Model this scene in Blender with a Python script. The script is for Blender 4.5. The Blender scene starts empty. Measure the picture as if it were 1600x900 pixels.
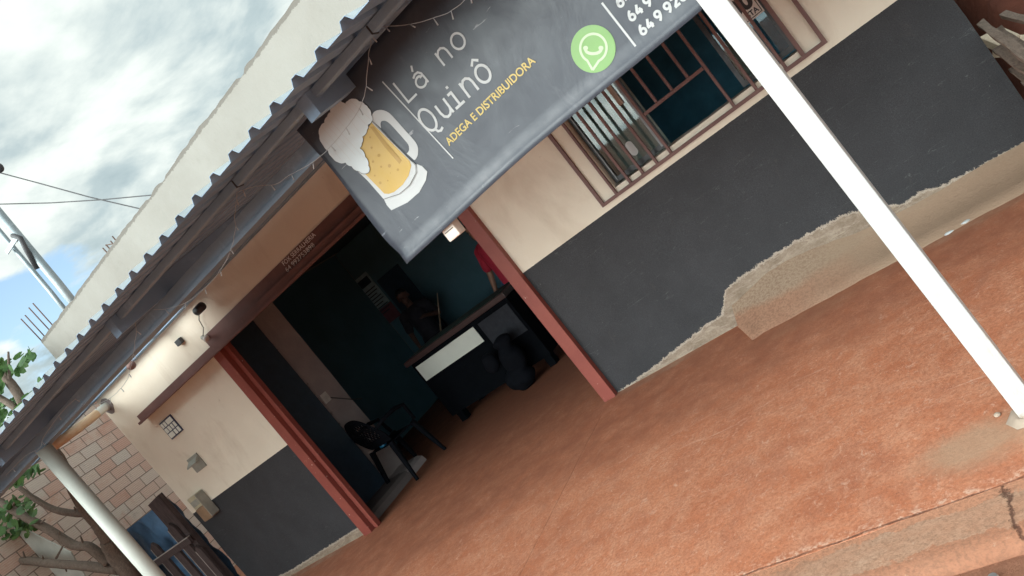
import bpy, bmesh, math, random
from mathutils import Vector, Matrix, noise
random.seed(7)
R_ = math.radians
scene = bpy.context.scene
C = scene.collection

# ---------------------------------------------------------------- camera
MR = Matrix(((0.6934841573932091, -0.5009726012566131, -0.5177897027122238),
             (0.36580473264336055, -0.37432528659727293, 0.8520959320344094),
             (-0.6206984944563263, -0.7803249532111939, -0.07633050750255717)))
CAM = Vector((0, -4.987, 1.6)); FP = 1170.0
cd = bpy.data.cameras.new('camera'); cam = bpy.data.objects.new('camera', cd); C.objects.link(cam)
cd.sensor_width = 36; cd.lens = FP / 1600 * 36; cd.clip_start = 0.05; cd.clip_end = 2000
m = Matrix.Identity(4)
for r in range(3):
    m[r][0] = MR[r][0]; m[r][1] = -MR[r][1]; m[r][2] = -MR[r][2]; m[r][3] = CAM[r]
cam.matrix_world = m
scene.camera = cam

def at(px, py, y):                      # surveyed pixel -> point on the vertical plane at depth y
    d = MR @ Vector(((px - 800) / FP, (py - 450) / FP, 1.0))
    return CAM + d * ((y - CAM.y) / d.y)

# ---------------------------------------------------------------- world
SUN_EL, SUN_AZ = R_(26), R_(208)        # azimuth clockwise from +Y
w = bpy.data.worlds.new('World'); scene.world = w; w.use_nodes = True
nt = w.node_tree; nt.nodes.clear()
def nd(t, ty, **k):
    n = t.nodes.new(ty)
    for a, b in k.items(): setattr(n, a, b)
    return n
out = nd(nt, 'ShaderNodeOutputWorld'); bg = nd(nt, 'ShaderNodeBackground'); bg.inputs[1].default_value = 0.1
sky = nd(nt, 'ShaderNodeTexSky', sky_type='NISHITA'); sky.sun_disc = False
sky.sun_elevation = SUN_EL; sky.sun_rotation = SUN_AZ; sky.air_density = 1.0; sky.dust_density = 1.0
tc = nd(nt, 'ShaderNodeTexCoord'); sep = nd(nt, 'ShaderNodeSeparateXYZ')
nt.links.new(tc.outputs['Generated'], sep.inputs[0])
ad = nd(nt, 'ShaderNodeMath', operation='ADD'); ad.inputs[1].default_value = 0.22
mx = nd(nt, 'ShaderNodeMath', operation='MAXIMUM'); mx.inputs[1].default_value = 0.0
nt.links.new(sep.outputs[2], mx.inputs[0]); nt.links.new(mx.outputs[0], ad.inputs[0])
dv = nd(nt, 'ShaderNodeVectorMath', operation='DIVIDE'); cb = nd(nt, 'ShaderNodeCombineXYZ')
for i in range(3): nt.links.new(ad.outputs[0], cb.inputs[i])
nt.links.new(tc.outputs['Generated'], dv.inputs[0]); nt.links.new(cb.outputs[0], dv.inputs[1])
def wnoise(scale, detail, off, rough=.55, dist=0.0):
    mp = nd(nt, 'ShaderNodeMapping'); mp.inputs['Location'].default_value = off
    n = nd(nt, 'ShaderNodeTexNoise'); n.inputs['Scale'].default_value = scale
    n.inputs['Detail'].default_value = detail; n.inputs['Roughness'].default_value = rough
    n.inputs['Distortion'].default_value = dist
    nt.links.new(dv.outputs[0], mp.inputs[0]); nt.links.new(mp.outputs[0], n.inputs[0]); return n
def ramp(t, src, pts, mode='LINEAR'):
    r = nd(t, 'ShaderNodeValToRGB'); r.color_ramp.interpolation = mode
    e = r.color_ramp.elements
    while len(e) < len(pts): e.new(0.5)
    for i, (p, c) in enumerate(pts):
        e[i].position = p; e[i].color = (c, c, c, 1) if isinstance(c, (int, float)) else (*c, 1)
    t.links.new(src, r.inputs[0]); return r
hd = nd(nt, 'ShaderNodeVectorMath', operation='DOT_PRODUCT'); hd.inputs[1].default_value = (-.866, .470, .17)
nt.links.new(tc.outputs['Generated'], hd.inputs[0])
hole = ramp(nt, hd.outputs['Value'], [(0.970, 0.0), (0.999, 1.0)], 'EASE')   # break in the cloud low over the left neighbour
cn = nd(nt, 'ShaderNodeMath', operation='MULTIPLY_ADD'); cn.inputs[1].default_value = -.30
nt.links.new(hole.outputs[0], cn.inputs[0]); nt.links.new(wnoise(2.4, 8, (1.4, 4.2, 0.4), .55).outputs[0], cn.inputs[2])
cover = ramp(nt, cn.outputs[0], [(0.20, 0.0), (0.30, 1.0)], 'EASE')
shade = ramp(nt, wnoise(2.3, 10, (7.7, 2.3, 5.4), .56, .25).outputs[0],
             [(0.33, (2.0, 2.6, 2.8)), (0.44, (2.9, 3.5, 3.6)), (0.50, (4.0, 4.5, 4.4)), (0.555, (5.0, 5.4, 5.15)), (0.66, (6.0, 6.3, 6.0))])
mixs = nd(nt, 'ShaderNodeMix', data_type='RGBA')
skyb = nd(nt, 'ShaderNodeMix', data_type='RGBA', blend_type='MULTIPLY'); skyb.inputs[0].default_value = 1
nt.links.new(sky.outputs[0], skyb.inputs[6]); skyb.inputs[7].default_value = (1.5, 1.5, 1.4, 1)
nt.links.new(cover.outputs[0], mixs.inputs[0]); nt.links.new(skyb.outputs[2], mixs.inputs[6]); nt.links.new(shade.outputs[0], mixs.inputs[7])
# bright veil added to the unseen street-side sky to light under the canopy
dt = nd(nt, 'ShaderNodeVectorMath', operation='DOT_PRODUCT'); dt.inputs[1].default_value = (-.48, -.86, .16)
nt.links.new(tc.outputs['Generated'], dt.inputs[0])
glow_lobe = ramp(nt, dt.outputs['Value'], [(0.05, 1/7.6), (0.55, 3.3/7.6), (1.0, 1.0)], 'LINEAR')
vm = nd(nt, 'ShaderNodeMix', data_type='RGBA', blend_type='MULTIPLY'); vm.inputs[0].default_value = 1
vs = nd(nt, 'ShaderNodeVectorMath', operation='SCALE'); vs.inputs['Scale'].default_value = 7.6
nt.links.new(glow_lobe.outputs[0], vs.inputs[0]); nt.links.new(mixs.outputs[2], vm.inputs[6]); nt.links.new(vs.outputs[0], vm.inputs[7])
nt.links.new(vm.outputs[2], bg.inputs[0]); nt.links.new(bg.outputs[0], out.inputs[0])

sl = bpy.data.lights.new('sun', 'SUN'); sl.energy = 0.6; sl.angle = R_(25); sl.color = (1, .96, .9)
so = bpy.data.objects.new('sun', sl); C.objects.link(so)
sd = Vector((math.sin(SUN_AZ) * math.cos(SUN_EL), math.cos(SUN_AZ) * math.cos(SUN_EL), math.sin(SUN_EL)))
so.rotation_euler = sd.to_track_quat('Z', 'Y').to_euler(); so.location = (0, -20, 30)
scene.view_settings.view_transform = 'Standard'; scene.view_settings.look = 'None'
scene.view_settings.exposure = 0.95; scene.view_settings.gamma = 1.0
scene.view_settings.use_curve_mapping = False

# ---------------------------------------------------------------- materials
class T:
    """small node-tree helper; every material reads world position"""
    def __init__(s, name, rough=.7, metal=0.0, spec=.5):
        s.m = bpy.data.materials.new(name); s.m.use_nodes = True; s.t = s.m.node_tree
        s.b = s.t.nodes['Principled BSDF']; s.b.inputs['Roughness'].default_value = rough
        s.b.inputs['Metallic'].default_value = metal; s.b.inputs['Specular IOR Level'].default_value = spec
        g = nd(s.t, 'ShaderNodeNewGeometry'); s.pos = g.outputs['Position']
        q = nd(s.t, 'ShaderNodeSeparateXYZ'); s.t.links.new(s.pos, q.inputs[0]); s.x, s.y, s.z = q.outputs
    def L(s, a, b): s.t.links.new(a, b)
    def noise(s, scale, detail=4, rough=.6, stretch=None, dist=0, src=None, off=(0, 0, 0)):
        n = nd(s.t, 'ShaderNodeTexNoise'); n.inputs['Scale'].default_value = scale
        n.inputs['Detail'].default_value = detail; n.inputs['Roughness'].default_value = rough; n.inputs['Distortion'].default_value = dist
        mp = nd(s.t, 'ShaderNodeMapping'); mp.inputs['Location'].default_value = off
        if stretch: mp.inputs['Scale'].default_value = stretch
        s.L(src or s.pos, mp.inputs[0]); s.L(mp.outputs[0], n.inputs[0]); return n.outputs[0]
    def ramp(s, src, pts, mode='LINEAR'): return ramp(s.t, src, pts, mode).outputs[0]
    def math(s, op, a, b=0.0, c=None, clamp=False):
        n = nd(s.t, 'ShaderNodeMath', operation=op); n.use_clamp = clamp
        for i, v in enumerate((a, b) if c is None else (a, b, c)):
            if isinstance(v, (int, float)): n.inputs[i].default_value = v
            else: s.L(v, n.inputs[i])
        return n.outputs[0]
    def mix(s, fac, a, b, bt='MIX'):
        n = nd(s.t, 'ShaderNodeMix', data_type='RGBA', blend_type=bt)
        for i, v in ((0, fac), (6, a), (7, b)):
            if isinstance(v, (int, float)): n.inputs[i].default_value = v if i == 0 else (v, v, v, 1)
            elif isinstance(v, tuple): n.inputs[i].default_value = (*v, 1)
            else: s.L(v, n.inputs[i])
        return n.outputs[2]
    def color(s, c):
        if isinstance(c, tuple): s.b.inputs['Base Color'].default_value = (*c, 1)
        else: s.L(c, s.b.inputs['Base Color'])
        return s
    def bump(s, h, strength=.3, dist=.01):
        n = nd(s.t, 'ShaderNodeBump'); n.inputs['Strength'].default_value = strength; n.inputs['Distance'].default_value = dist
        s.L(h, n.inputs['Height']); s.L(n.outputs[0], s.b.inputs['Normal']); return s
    def rough(s, v): s.L(v, s.b.inputs['Roughness']); return s

def simple(name, col, rough=.6, metal=0.0, var=.18, scale=9, bump=.15, bs=60, spec=.5):
    t = T(name, rough, metal, spec)
    n = t.noise(scale, 5)
    a = tuple(c * (1 - var) for c in col); b = tuple(min(1, c * (1 + var)) for c in col)
    t.color(t.ramp(n, [(.3, a), (.7, b)]))
    t.bump(t.noise(bs, 4), bump, .004)
    t.rough(t.ramp(t.noise(scale * 2.3, 4), [(.3, max(0, rough - .1)), (.7, min(1, rough + .1))]))
    return t.m

def facade_mat():
    t = T('painted_render', .8, spec=.3)
    big = t.noise(1.1, 5); fine = t.noise(38, 5, .7); grain = t.noise(240, 3, .8)
    cream = t.mix(t.ramp(big, [(.35, 0.0), (.7, .9)]), (.78, .71, .60), (.70, .62, .515))
    stain = t.ramp(t.noise(2.3, 6, .65, (1, 1, .45), .5), [(.53, 0.0), (.72, .30)])
    cream = t.mix(stain, cream, (.40, .29, .20))
    cream = t.mix(t.ramp(t.noise(16, 3, .6, off=(3, 1, 4)), [(.70, 0.0), (.76, .4)]), cream, (.28, .19, .13))
    dark = t.mix(t.ramp(t.noise(3.2, 6, .7), [(.3, 0.0), (.75, 1.0)]), (.029, .030, .034), (.046, .047, .053))
    dark = t.mix(t.ramp(t.noise(9, 5, .75, (1, 1, .5), .8, off=(1, 7, 2)), [(.62, 0.0), (.80, .22)]), dark, (.17, .13, .11))
    dark = t.mix(t.ramp(t.noise(45, 2, .5, (1, 1, .6), off=(7, 0, 3)), [(.735, 0.0), (.77, .4)]), dark, (.22, .21, .20))
    dark = t.mix(t.ramp(t.noise(150, 4, .8), [(.38, .65), (.56, 0.0)]), dark, (.012, .013, .016))
    dark = t.mix(t.ramp(t.noise(170, 3, .7, off=(4, 4, 4)), [(.58, 0.0), (.70, .55)]), dark, (.10, .105, .115))
    dark = t.mix(t.ramp(t.noise(7, 5, .6, (.35, 1, 2.4), 2.2, off=(9, 2, 6)), [(.655, 0.0), (.665, .35), (.675, 0.0)]), dark, (.20, .20, .20))
    # crisp dado line
    isC = t.math('GREATER_THAN', t.math('ADD', t.z, t.math('MULTIPLY', fine, .006)), 1.2)
    col = t.mix(isC, dark, cream)
    # ragged lower paint edge: height over x
    cv = nd(t.t, 'ShaderNodeFloatCurve'); t.L(t.math('MULTIPLY_ADD', t.x, 1 / 9.0, 8.5 / 9.0), cv.inputs['Value'])
    pts = [(-8.5, .10), (-7.5, .055), (-6.3, .10), (-2.95, .0), (-2.81, .01), (-2.55, .035), (-2.25, .08), (-1.98, .12), (-1.80, .135), (-1.745, .20), (-1.69, .265),
           (-1.6, .29), (-1.4, .305), (-1.12, .315), (-.75, .30), (-.58, .235), (-.45, .165), (-.34, .18), (-.23, .145), (-.05, .135), (.2, .12), (.5, .12)]
    cu = cv.mapping.curves[0]
    while len(cu.points) < len(pts): cu.points.new(.5, .5)
    for i, (a, b) in enumerate(pts):
        cu.points[i].location = ((a + 8.5) / 9.0, b); cu.points[i].handle_type = 'VECTOR'
    cv.mapping.update()
    rag = t.math('ADD', t.math('MULTIPLY_ADD', t.noise(22, 8, .85), .11, -.058), t.math('MULTIPLY_ADD', t.noise(90, 5, .8), .03, -.015))
    edge = t.math('ADD', cv.outputs[0], rag)
    d = t.math('SUBTRACT', t.z, edge)
    bare = t.math('LESS_THAN', d, 0.0)
    rim = t.math('MULTIPLY', bare, t.math('GREATER_THAN', d, -.014))
    conc = t.mix(t.ramp(t.noise(6, 7, .7, (1, 1, 1.8)), [(.3, 0.0), (.7, 1.0)]), (.17, .125, .09), (.33, .265, .205))
    conc = t.mix(t.ramp(t.noise(60, 4, .7), [(.45, 0.0), (.75, .5)]), conc, (.12, .07, .045))
    conc = t.mix(t.ramp(t.noise(11, 8, .8, (.6, 1, 2), 1.0, off=(5, 0, 5)), [(.50, 0.0), (.64, .6)]), conc, (.42, .35, .285))
    col = t.mix(bare, col, conc); col = t.mix(t.math('MULTIPLY', rim, .6), col, (.46, .40, .34))
    # sides and back of the building: bare cement
    t.color(col)
    h = t.math('ADD', t.math('MULTIPLY', grain, .4), t.math('MULTIPLY', fine, 1.0))
    h = t.math('ADD', h, t.math('MULTIPLY', bare, -1.2))
    t.bump(h, .45, .006)
    t.rough(t.ramp(isC, [(0, .62), (1, .85)]))
    return t.m

def parapet_mat():
    t = T('parapet_render', .9, spec=.2)
    c = t.ramp(t.noise(1.6, 6, .65), [(.3, (.255, .24, .215)), (.7, (.30, .287, .262))])
    c = t.mix(t.ramp(t.noise(5, 6, .7, (1, 1, .25)), [(.52, 0.0), (.75, .35)]), c, (.30, .28, .25))
    top = t.ramp(t.math('ADD', t.z, t.math('MULTIPLY', t.noise(14, 6, .75), .10)), [(0, 0), (1, 0)])
    m1 = t.math('GREATER_THAN', t.math('ADD', t.math('MULTIPLY_ADD', t.x, -.017, t.z), t.math('MULTIPLY', t.noise(20, 7, .85), .09)), 3.925)
    c = t.mix(t.math('MULTIPLY', m1, .75), c, (.13, .115, .10))
    c = t.mix(t.ramp(t.noise(3.5, 8, .8, off=(2, 2, 2)), [(.56, 0.0), (.70, .3)]), c, (.20, .185, .165))
    t.color(c); t.bump(t.noise(30, 6, .7), .4, .01); return t.m

def pavement_mat():
    t = T('dusty_red_concrete', .75, spec=.35)
    a = t.noise(1.2, 7, .62, (1, 1.5, 1)); b = t.noise(7.5, 9, .75, (1, .9, 1), .5); f = t.noise(60, 6, .75); g = t.noise(230, 3, .7)
    c = t.ramp(a, [(.28, (.37, .118, .056)), (.5, (.47, .165, .083)), (.75, (.53, .215, .116))])
    c = t.mix(t.ramp(b, [(.42, 0.0), (.66, .75)]), c, (.58, .285, .175))
    c = t.mix(t.ramp(t.noise(3.1, 7, .7, (1, 1, 1), .8, off=(4, 9, 0)), [(.50, 0.0), (.72, .70)]), c, (.35, .135, .082))
    c = t.mix(t.ramp(t.noise(22, 8, .82, (1, .8, 1), 1.0, off=(2, 5, 0)), [(.55, 0.0), (.68, .65)]), c, (.70, .45, .33))
    c = t.mix(t.ramp(f, [(.38, .55), (.56, 0.0)]), c, (.25, .085, .045))
    c = t.mix(t.ramp(t.noise(90, 3, .6, off=(8, 3, 0)), [(.66, 0.0), (.72, .7)]), c, (.68, .46, .33))
    c = t.mix(t.ramp(t.noise(34, 3, .6, (1, 1.3, 1), off=(6, 2, 0)), [(.70, 0.0), (.735, .75)]), c, (.16, .06, .035))
    c = t.mix(t.ramp(t.noise(2.2, 9, .85, (.35, 2.2, 1), 2.5, off=(1, 8, 0)), [(.60, 0.0), (.63, .4), (.66, 0.0)]), c, (.72, .48, .36))
    def spot(cx, cy, rx, ry, soft=.6, amp=.5):
        u = t.math('MULTIPLY', t.math('SUBTRACT', t.x, cx), 1 / rx); v = t.math('MULTIPLY', t.math('SUBTRACT', t.y, cy), 1 / ry)
        dd = t.math('SQRT', t.math('ADD', t.math('MULTIPLY', u, u), t.math('MULTIPLY', v, v)))
        return t.ramp(t.math('ADD', dd, t.math('MULTIPLY_ADD', t.noise(9, 6, .7, off=(cx, cy, 0)), amp * 2, -amp)), [(1 - soft, 1.0), (1.0, 0.0)])
    # cement showing round the post foot and along the wall foot
    c = t.mix(t.math('MULTIPLY', spot(-.50, -2.42, .26, .16), .7), c, (.36, .235, .155))
    c = t.mix(t.math('MULTIPLY', spot(-2.5, -.04, .62, .10), .85), c, (.36, .25, .175))
    c = t.mix(t.math('MULTIPLY', spot(-1.2, -.50, .55, .16), .5), c, (.30, .17, .105))
    c = t.mix(t.math('MULTIPLY', spot(-.1, -.42, .7, .10), .7), c, (.40, .27, .18))
    c = t.mix(t.math('MULTIPLY', spot(-7.2, -.06, 1.1, .09), .8), c, (.40, .31, .23))
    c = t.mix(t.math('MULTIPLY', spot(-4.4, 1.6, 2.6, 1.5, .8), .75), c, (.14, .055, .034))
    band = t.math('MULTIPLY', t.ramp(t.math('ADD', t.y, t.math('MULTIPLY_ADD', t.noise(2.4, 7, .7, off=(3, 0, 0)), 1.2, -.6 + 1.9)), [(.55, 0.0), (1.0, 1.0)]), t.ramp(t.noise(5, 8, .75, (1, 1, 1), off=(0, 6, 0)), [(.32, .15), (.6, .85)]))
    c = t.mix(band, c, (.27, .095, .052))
    # saw-cut joint across the slab and hairline cracks
    jx = t.math('ABSOLUTE', t.math('ADD', t.math('ADD', t.x, 2.94), t.math('MULTIPLY_ADD', t.noise(7, 4), .03, -.015)))
    j = t.math('MULTIPLY', t.ramp(jx, [(.0015, 1.0), (.0065, 0.0)]), t.math('LESS_THAN', t.y, -.30))
    jp = t.math('MULTIPLY', j, t.ramp(t.noise(9, 3), [(.35, .35), (.6, 1.0)]))
    c = t.mix(t.math('MULTIPLY', jp, .55), c, (.16, .06, .035))
    ke = t.math('ABSOLUTE', t.math('ADD', t.math('ADD', t.y, 2.67), t.math('MULTIPLY_ADD', t.noise(5, 6), .05, -.025)))
    k = t.ramp(ke, [(.002, 1.0), (.008, 0.0)])
    k = t.math('MULTIPLY', k, t.ramp(t.noise(6, 3, off=(9, 1, 0)), [(.35, .3), (.55, 1.0)]))
    c = t.mix(t.math('MULTIPLY', k, .8), c, (.13, .055, .035))
    dust = t.math('MULTIPLY', t.ramp(t.math('ABSOLUTE', t.math('ADD', t.y, 2.655)), [(.0, 1.0), (.035, 0.0)]), t.ramp(t.noise(30, 6, .8), [(.5, 0.0), (.6, .8)]))
    c = t.mix(dust, c, (.62, .42, .32))
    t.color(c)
    h = t.math('ADD', t.math('MULTIPLY', f, .8), t.math('MULTIPLY', g, .35)); h = t.math('ADD', h, t.math('MULTIPLY', b, 1.2))
    h = t.math('SUBTRACT', h, t.math('MULTIPLY', t.math('ADD', jp, k), 1.6))
    t.bump(h, .5, .006); return t.m

def kerb_mat():
    t = T('kerb_concrete', .85, spec=.3)
    c = t.ramp(t.noise(4, 8, .7, (.7, 1.4, 1)), [(.3, (.34, .165, .10)), (.5, (.37, .21, .138)), (.72, (.38, .25, .175))])
    edge = t.ramp(t.math('ADD', t.y, t.math('MULTIPLY_ADD', t.noise(8, 6), .14, -.07)), [(0, 0), (1, 0)])
    e1 = t.math('LESS_THAN', t.math('ADD', t.y, t.math('MULTIPLY_ADD', t.noise(11, 7, .75), .16, -.08)), -2.845)
    e2 = t.math('GREATER_THAN', t.math('ADD', t.y, t.math('MULTIPLY_ADD', t.noise(9, 7, .75, off=(5, 5, 5)), .14, -.07)), -2.715)
    c = t.mix(t.math('MULTIPLY', e1, .7), c, (.33, .13, .072)); c = t.mix(t.math('MULTIPLY', e2, .8), c, (.43, .19, .11))
    c = t.mix(t.ramp(t.noise(70, 5, .75), [(.4, .45), (.55, 0.0)]), c, (.16, .085, .055))
    c = t.mix(t.ramp(t.noise(26, 6, .8, off=(3, 3, 3)), [(.62, 0.0), (.72, .5)]), c, (.56, .42, .31))
    wob = t.math('MULTIPLY_ADD', t.noise(9, 6, .7, off=(1, 2, 3)), .12, -.06)
    ck = t.ramp(t.math('ABSOLUTE', t.math('ADD', t.math('ADD', t.x, .455), wob)), [(.003, 1.0), (.012, 0.0)])
    c = t.mix(t.math('MULTIPLY', ck, .85), c, (.075, .03, .02))
    t.color(c); t.bump(t.math('SUBTRACT', t.noise(50, 6, .75), t.math('MULTIPLY', ck, 2.0)), .6, .008); return t.m

def dirt_mat(name, c1, c2, sc=3):
    t = T(name, .95, spec=.15)
    c = t.ramp(t.noise(sc, 8, .72), [(.3, c1), (.7, c2)])
    c = t.mix(t.ramp(t.noise(sc * 18, 5, .8), [(.62, 0.0), (.72, .5)]), c, tuple(min(1, v * 1.7) for v in c2))
    t.color(c); t.bump(t.noise(sc * 8, 9, .8), .9, .05); return t.m

def inner_plaster_mat():
    t = T('rough_inner_plaster', .85, spec=.2)
    c = t.ramp(t.noise(2.5, 6, .65), [(.3, (.32, .28, .28)), (.7, (.43, .37, .36))])
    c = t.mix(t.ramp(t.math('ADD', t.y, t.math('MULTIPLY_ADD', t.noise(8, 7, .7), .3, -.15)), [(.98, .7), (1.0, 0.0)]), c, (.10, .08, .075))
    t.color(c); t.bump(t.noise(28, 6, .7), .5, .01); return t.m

def brick_mat():
    t = T('hollow_clay_blocks', .9, spec=.2)
    tcn = nd(t.t, 'ShaderNodeTexCoord')
    mp = nd(t.t, 'ShaderNodeMapping'); mp.inputs['Rotation'].default_value = (R_(90), 0, 0)
    q = nd(t.t, 'ShaderNodeSeparateXYZ'); t.L(tcn.outputs['Object'], q.inputs[0])
    cb = nd(t.t, 'ShaderNodeCombineXYZ'); t.L(t.math('ADD', q.outputs[0], t.math('MULTIPLY', t.noise(2.2, 3), .03)), cb.inputs[0]); t.L(t.math('ADD', q.outputs[2], t.math('MULTIPLY', t.noise(3, 3), .012)), cb.inputs[1])
    b = nd(t.t, 'ShaderNodeTexBrick'); t.L(cb.outputs[0], b.inputs['Vector'])
    b.inputs['Scale'].default_value = 1; b.inputs['Brick Width'].default_value = .335; b.inputs['Row Height'].default_value = .168
    b.inputs['Mortar Size'].default_value = .008; b.inputs['Mortar Smooth'].default_value = .2; b.offset = .5
    b.inputs['Color1'].default_value = (0, 0, 0, 1); b.inputs['Color2'].default_value = (1, 1, 1, 1); b.inputs['Mortar'].default_value = (.5, .5, .5, 1)
    c = t.ramp(b.outputs['Color'], [(.0, (.56, .33, .26)), (.3, (.60, .42, .35)), (.6, (.62, .49, .42)), (1.0, (.58, .51, .46))])
    gv = t.math('SINE', t.math('MULTIPLY', q.outputs[2], 2 * math.pi / .028))
    c = t.mix(t.ramp(gv, [(.0, .0), (.9, .30)]), c, (.74, .64, .55))
    c = t.mix(t.ramp(t.noise(2.1, 7, .7), [(.52, 0.0), (.68, .55)]), c, (.52, .25, .17))
    c = t.mix(t.ramp(t.noise(6, 7, .75, off=(3, 3, 3)), [(.60, 0.0), (.70, .6)]), c, (.40, .33, .29))
    mo = t.math('MINIMUM', t.math('ADD', b.outputs['Fac'], t.math('MULTIPLY', t.ramp(t.noise(20, 6, .8), [(.68, 0.0), (.72, 1.0)]), 0.0)), 1.0)
    c = t.mix(mo, c, t.mix(t.noise(15, 4), (.17, .12, .10), (.36, .27, .22)))
    t.color(c)
    h = t.math('ADD', t.math('MULTIPLY', gv, .25), t.math('MULTIPLY', mo, -1.5)); h = t.math('ADD', h, t.noise(60, 4))
    t.bump(h, .6, .012); return t.m

def metal_sheet_mat(name, c1, c2, rough=.45, metal=.6):
    t = T(name, rough, metal)
    c = t.ramp(t.noise(2.2, 7, .7, (1, .3, 1)), [(.3, c1), (.7, c2)])
    c = t.mix(t.ramp(t.noise(7, 6, .75, (1, .4, 1), off=(4, 0, 0)), [(.55, 0.0), (.75, .45)]), c, tuple(v * 1.6 for v in c2))
    t.color(c); t.rough(t.ramp(t.noise(12, 5), [(.3, rough - .12), (.7, rough + .15)])); t.bump(t.noise(9, 4), .2, .006); return t.m

def banner_mat():
    t = T('printed_vinyl', .38, spec=.5)
    c = t.ramp(t.noise(1.5, 5), [(.3, (.040, .049, .066)), (.7, (.052, .061, .080))])
    c = t.mix(t.ramp(t.noise(4, 9, .8, (1, 1, .35), 1.0), [(.56, 0.0), (.78, .4)]), c, (.18, .19, .21))
    c = t.mix(t.ramp(t.noise(18, 4, .6, (.25, 1, 1.6), 2.0, off=(5, 2, 2)), [(.70, 0.0), (.73, .6)]), c, (.34, .35, .37))
    t.color(c)
    t.rough(t.ramp(t.noise(6, 6, .7), [(.3, .30), (.7, .52)]))
    t.bump(t.math('ADD', t.noise(4, 4, .55, (1, 1, .45), 1.6), t.math('MULTIPLY', t.noise(150, 2), .03)), .22, .02); return t.m

def wood_mat(name, c1, c2, axis=(1, 1, .12)):
    t = T(name, .85, spec=.2)
    n = t.noise(30, 8, .75, axis, 1.2)
    c = t.ramp(n, [(.3, c1), (.7, c2)])
    c = t.mix(t.ramp(t.noise(110, 5, .7, axis), [(.50, 0.0), (.66, .45)]), c, tuple(v * .5 for v in c1))
    t.color(c); t.bump(t.noise(40, 6, .7, axis), .7, .008); return t.m

def red_steel_mat():
    t = T('red_oxide_paint', .48, spec=.45)
    c = t.ramp(t.noise(3, 6, .65), [(.3, (.20, .045, .036)), (.7, (.27, .068, .050))])
    c = t.mix(t.ramp(t.noise(22, 6, .75, (1, 1, .5), off=(1, 1, 6)), [(.62, 0.0), (.70, .6)]), c, (.38, .17, .12))
    c = t.mix(t.ramp(t.noise(55, 2, .5, (1, 1, .5), off=(2, 8, 1)), [(.73, 0.0), (.745, .9)]), c, (.75, .68, .62))
    t.color(c); t.bump(t.noise(18, 4), .15, .005); return t.m

def brown_steel_mat():
    t = T('brown_oxide_paint', .55, spec=.4)
    c = t.ramp(t.noise(5, 6, .65), [(.3, (.125, .060, .055)), (.7, (.175, .088, .078))])
    c = t.mix(t.ramp(t.noise(30, 5, .75), [(.60, 0.0), (.72, .5)]), c, (.27, .14, .11))
    t.color(c); t.bump(t.noise(30, 4), .2, .004); return t.m

def white_post_mat():
    t = T('white_enamel', .42, spec=.5)
    c = t.ramp(t.noise(2.5, 5), [(.3, (.46, .47, .47)), (.7, (.52, .53, .53))])
    m_ = t.math('MULTIPLY', t.ramp(t.noise(20, 7, .8, (1, 1, .3)), [(.50, 0.0), (.66, .7)]), t.ramp(t.z, [(.0, 1.0), (.55, .12)]))
    c = t.mix(m_, c, (.42, .34, .25))
    c = t.mix(t.ramp(t.math('ADD', t.z, t.math('MULTIPLY', t.noise(25, 6, .8), .08)), [(.055, .85), (.085, 0.0)]), c, (.33, .25, .18))
    t.color(c); t.bump(t.noise(25, 4), .08, .003); return t.m

def leaf_mat():
    t = T('leaf_green', .5, spec=.4)
    oi = nd(t.t, 'ShaderNodeObjectInfo')
    c = t.ramp(t.noise(6, 3), [(.3, (.035, .085, .028)), (.5, (.07, .15, .045)), (.7, (.12, .22, .07))])
    t.color(c); t.b.inputs['Transmission Weight'].default_value = 0.0
    tr = nd(t.t, 'ShaderNodeBsdfTranslucent'); t.L(c, tr.inputs[0]); ms = nd(t.t, 'ShaderNodeMixShader'); ms.inputs[0].default_value = .4
    o = t.t.nodes['Material Output']; t.L(t.b.outputs[0], ms.inputs[1]); t.L(tr.outputs[0], ms.inputs[2]); t.L(ms.outputs[0], o.inputs[0]); return t.m

def glass_mat(tint=(.75, .82, .82)):
    t = T('window_glass', .04); t.b.inputs['Alpha'].default_value = 1
    gl = nd(t.t, 'ShaderNodeBsdfGlossy'); gl.inputs['Roughness'].default_value = .02
    tp = nd(t.t, 'ShaderNodeBsdfTransparent'); tp.inputs[0].default_value = (*tint, 1)
    fr = nd(t.t, 'ShaderNodeFresnel'); fr.inputs[0].default_value = 1.5
    ms = nd(t.t, 'ShaderNodeMixShader'); t.L(fr.outputs[0], ms.inputs[0]); t.L(tp.outputs[0], ms.inputs[1]); t.L(gl.outputs[0], ms.inputs[2])
    t.L(ms.outputs[0], t.t.nodes['Material Output'].inputs[0]); return t.m

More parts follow.
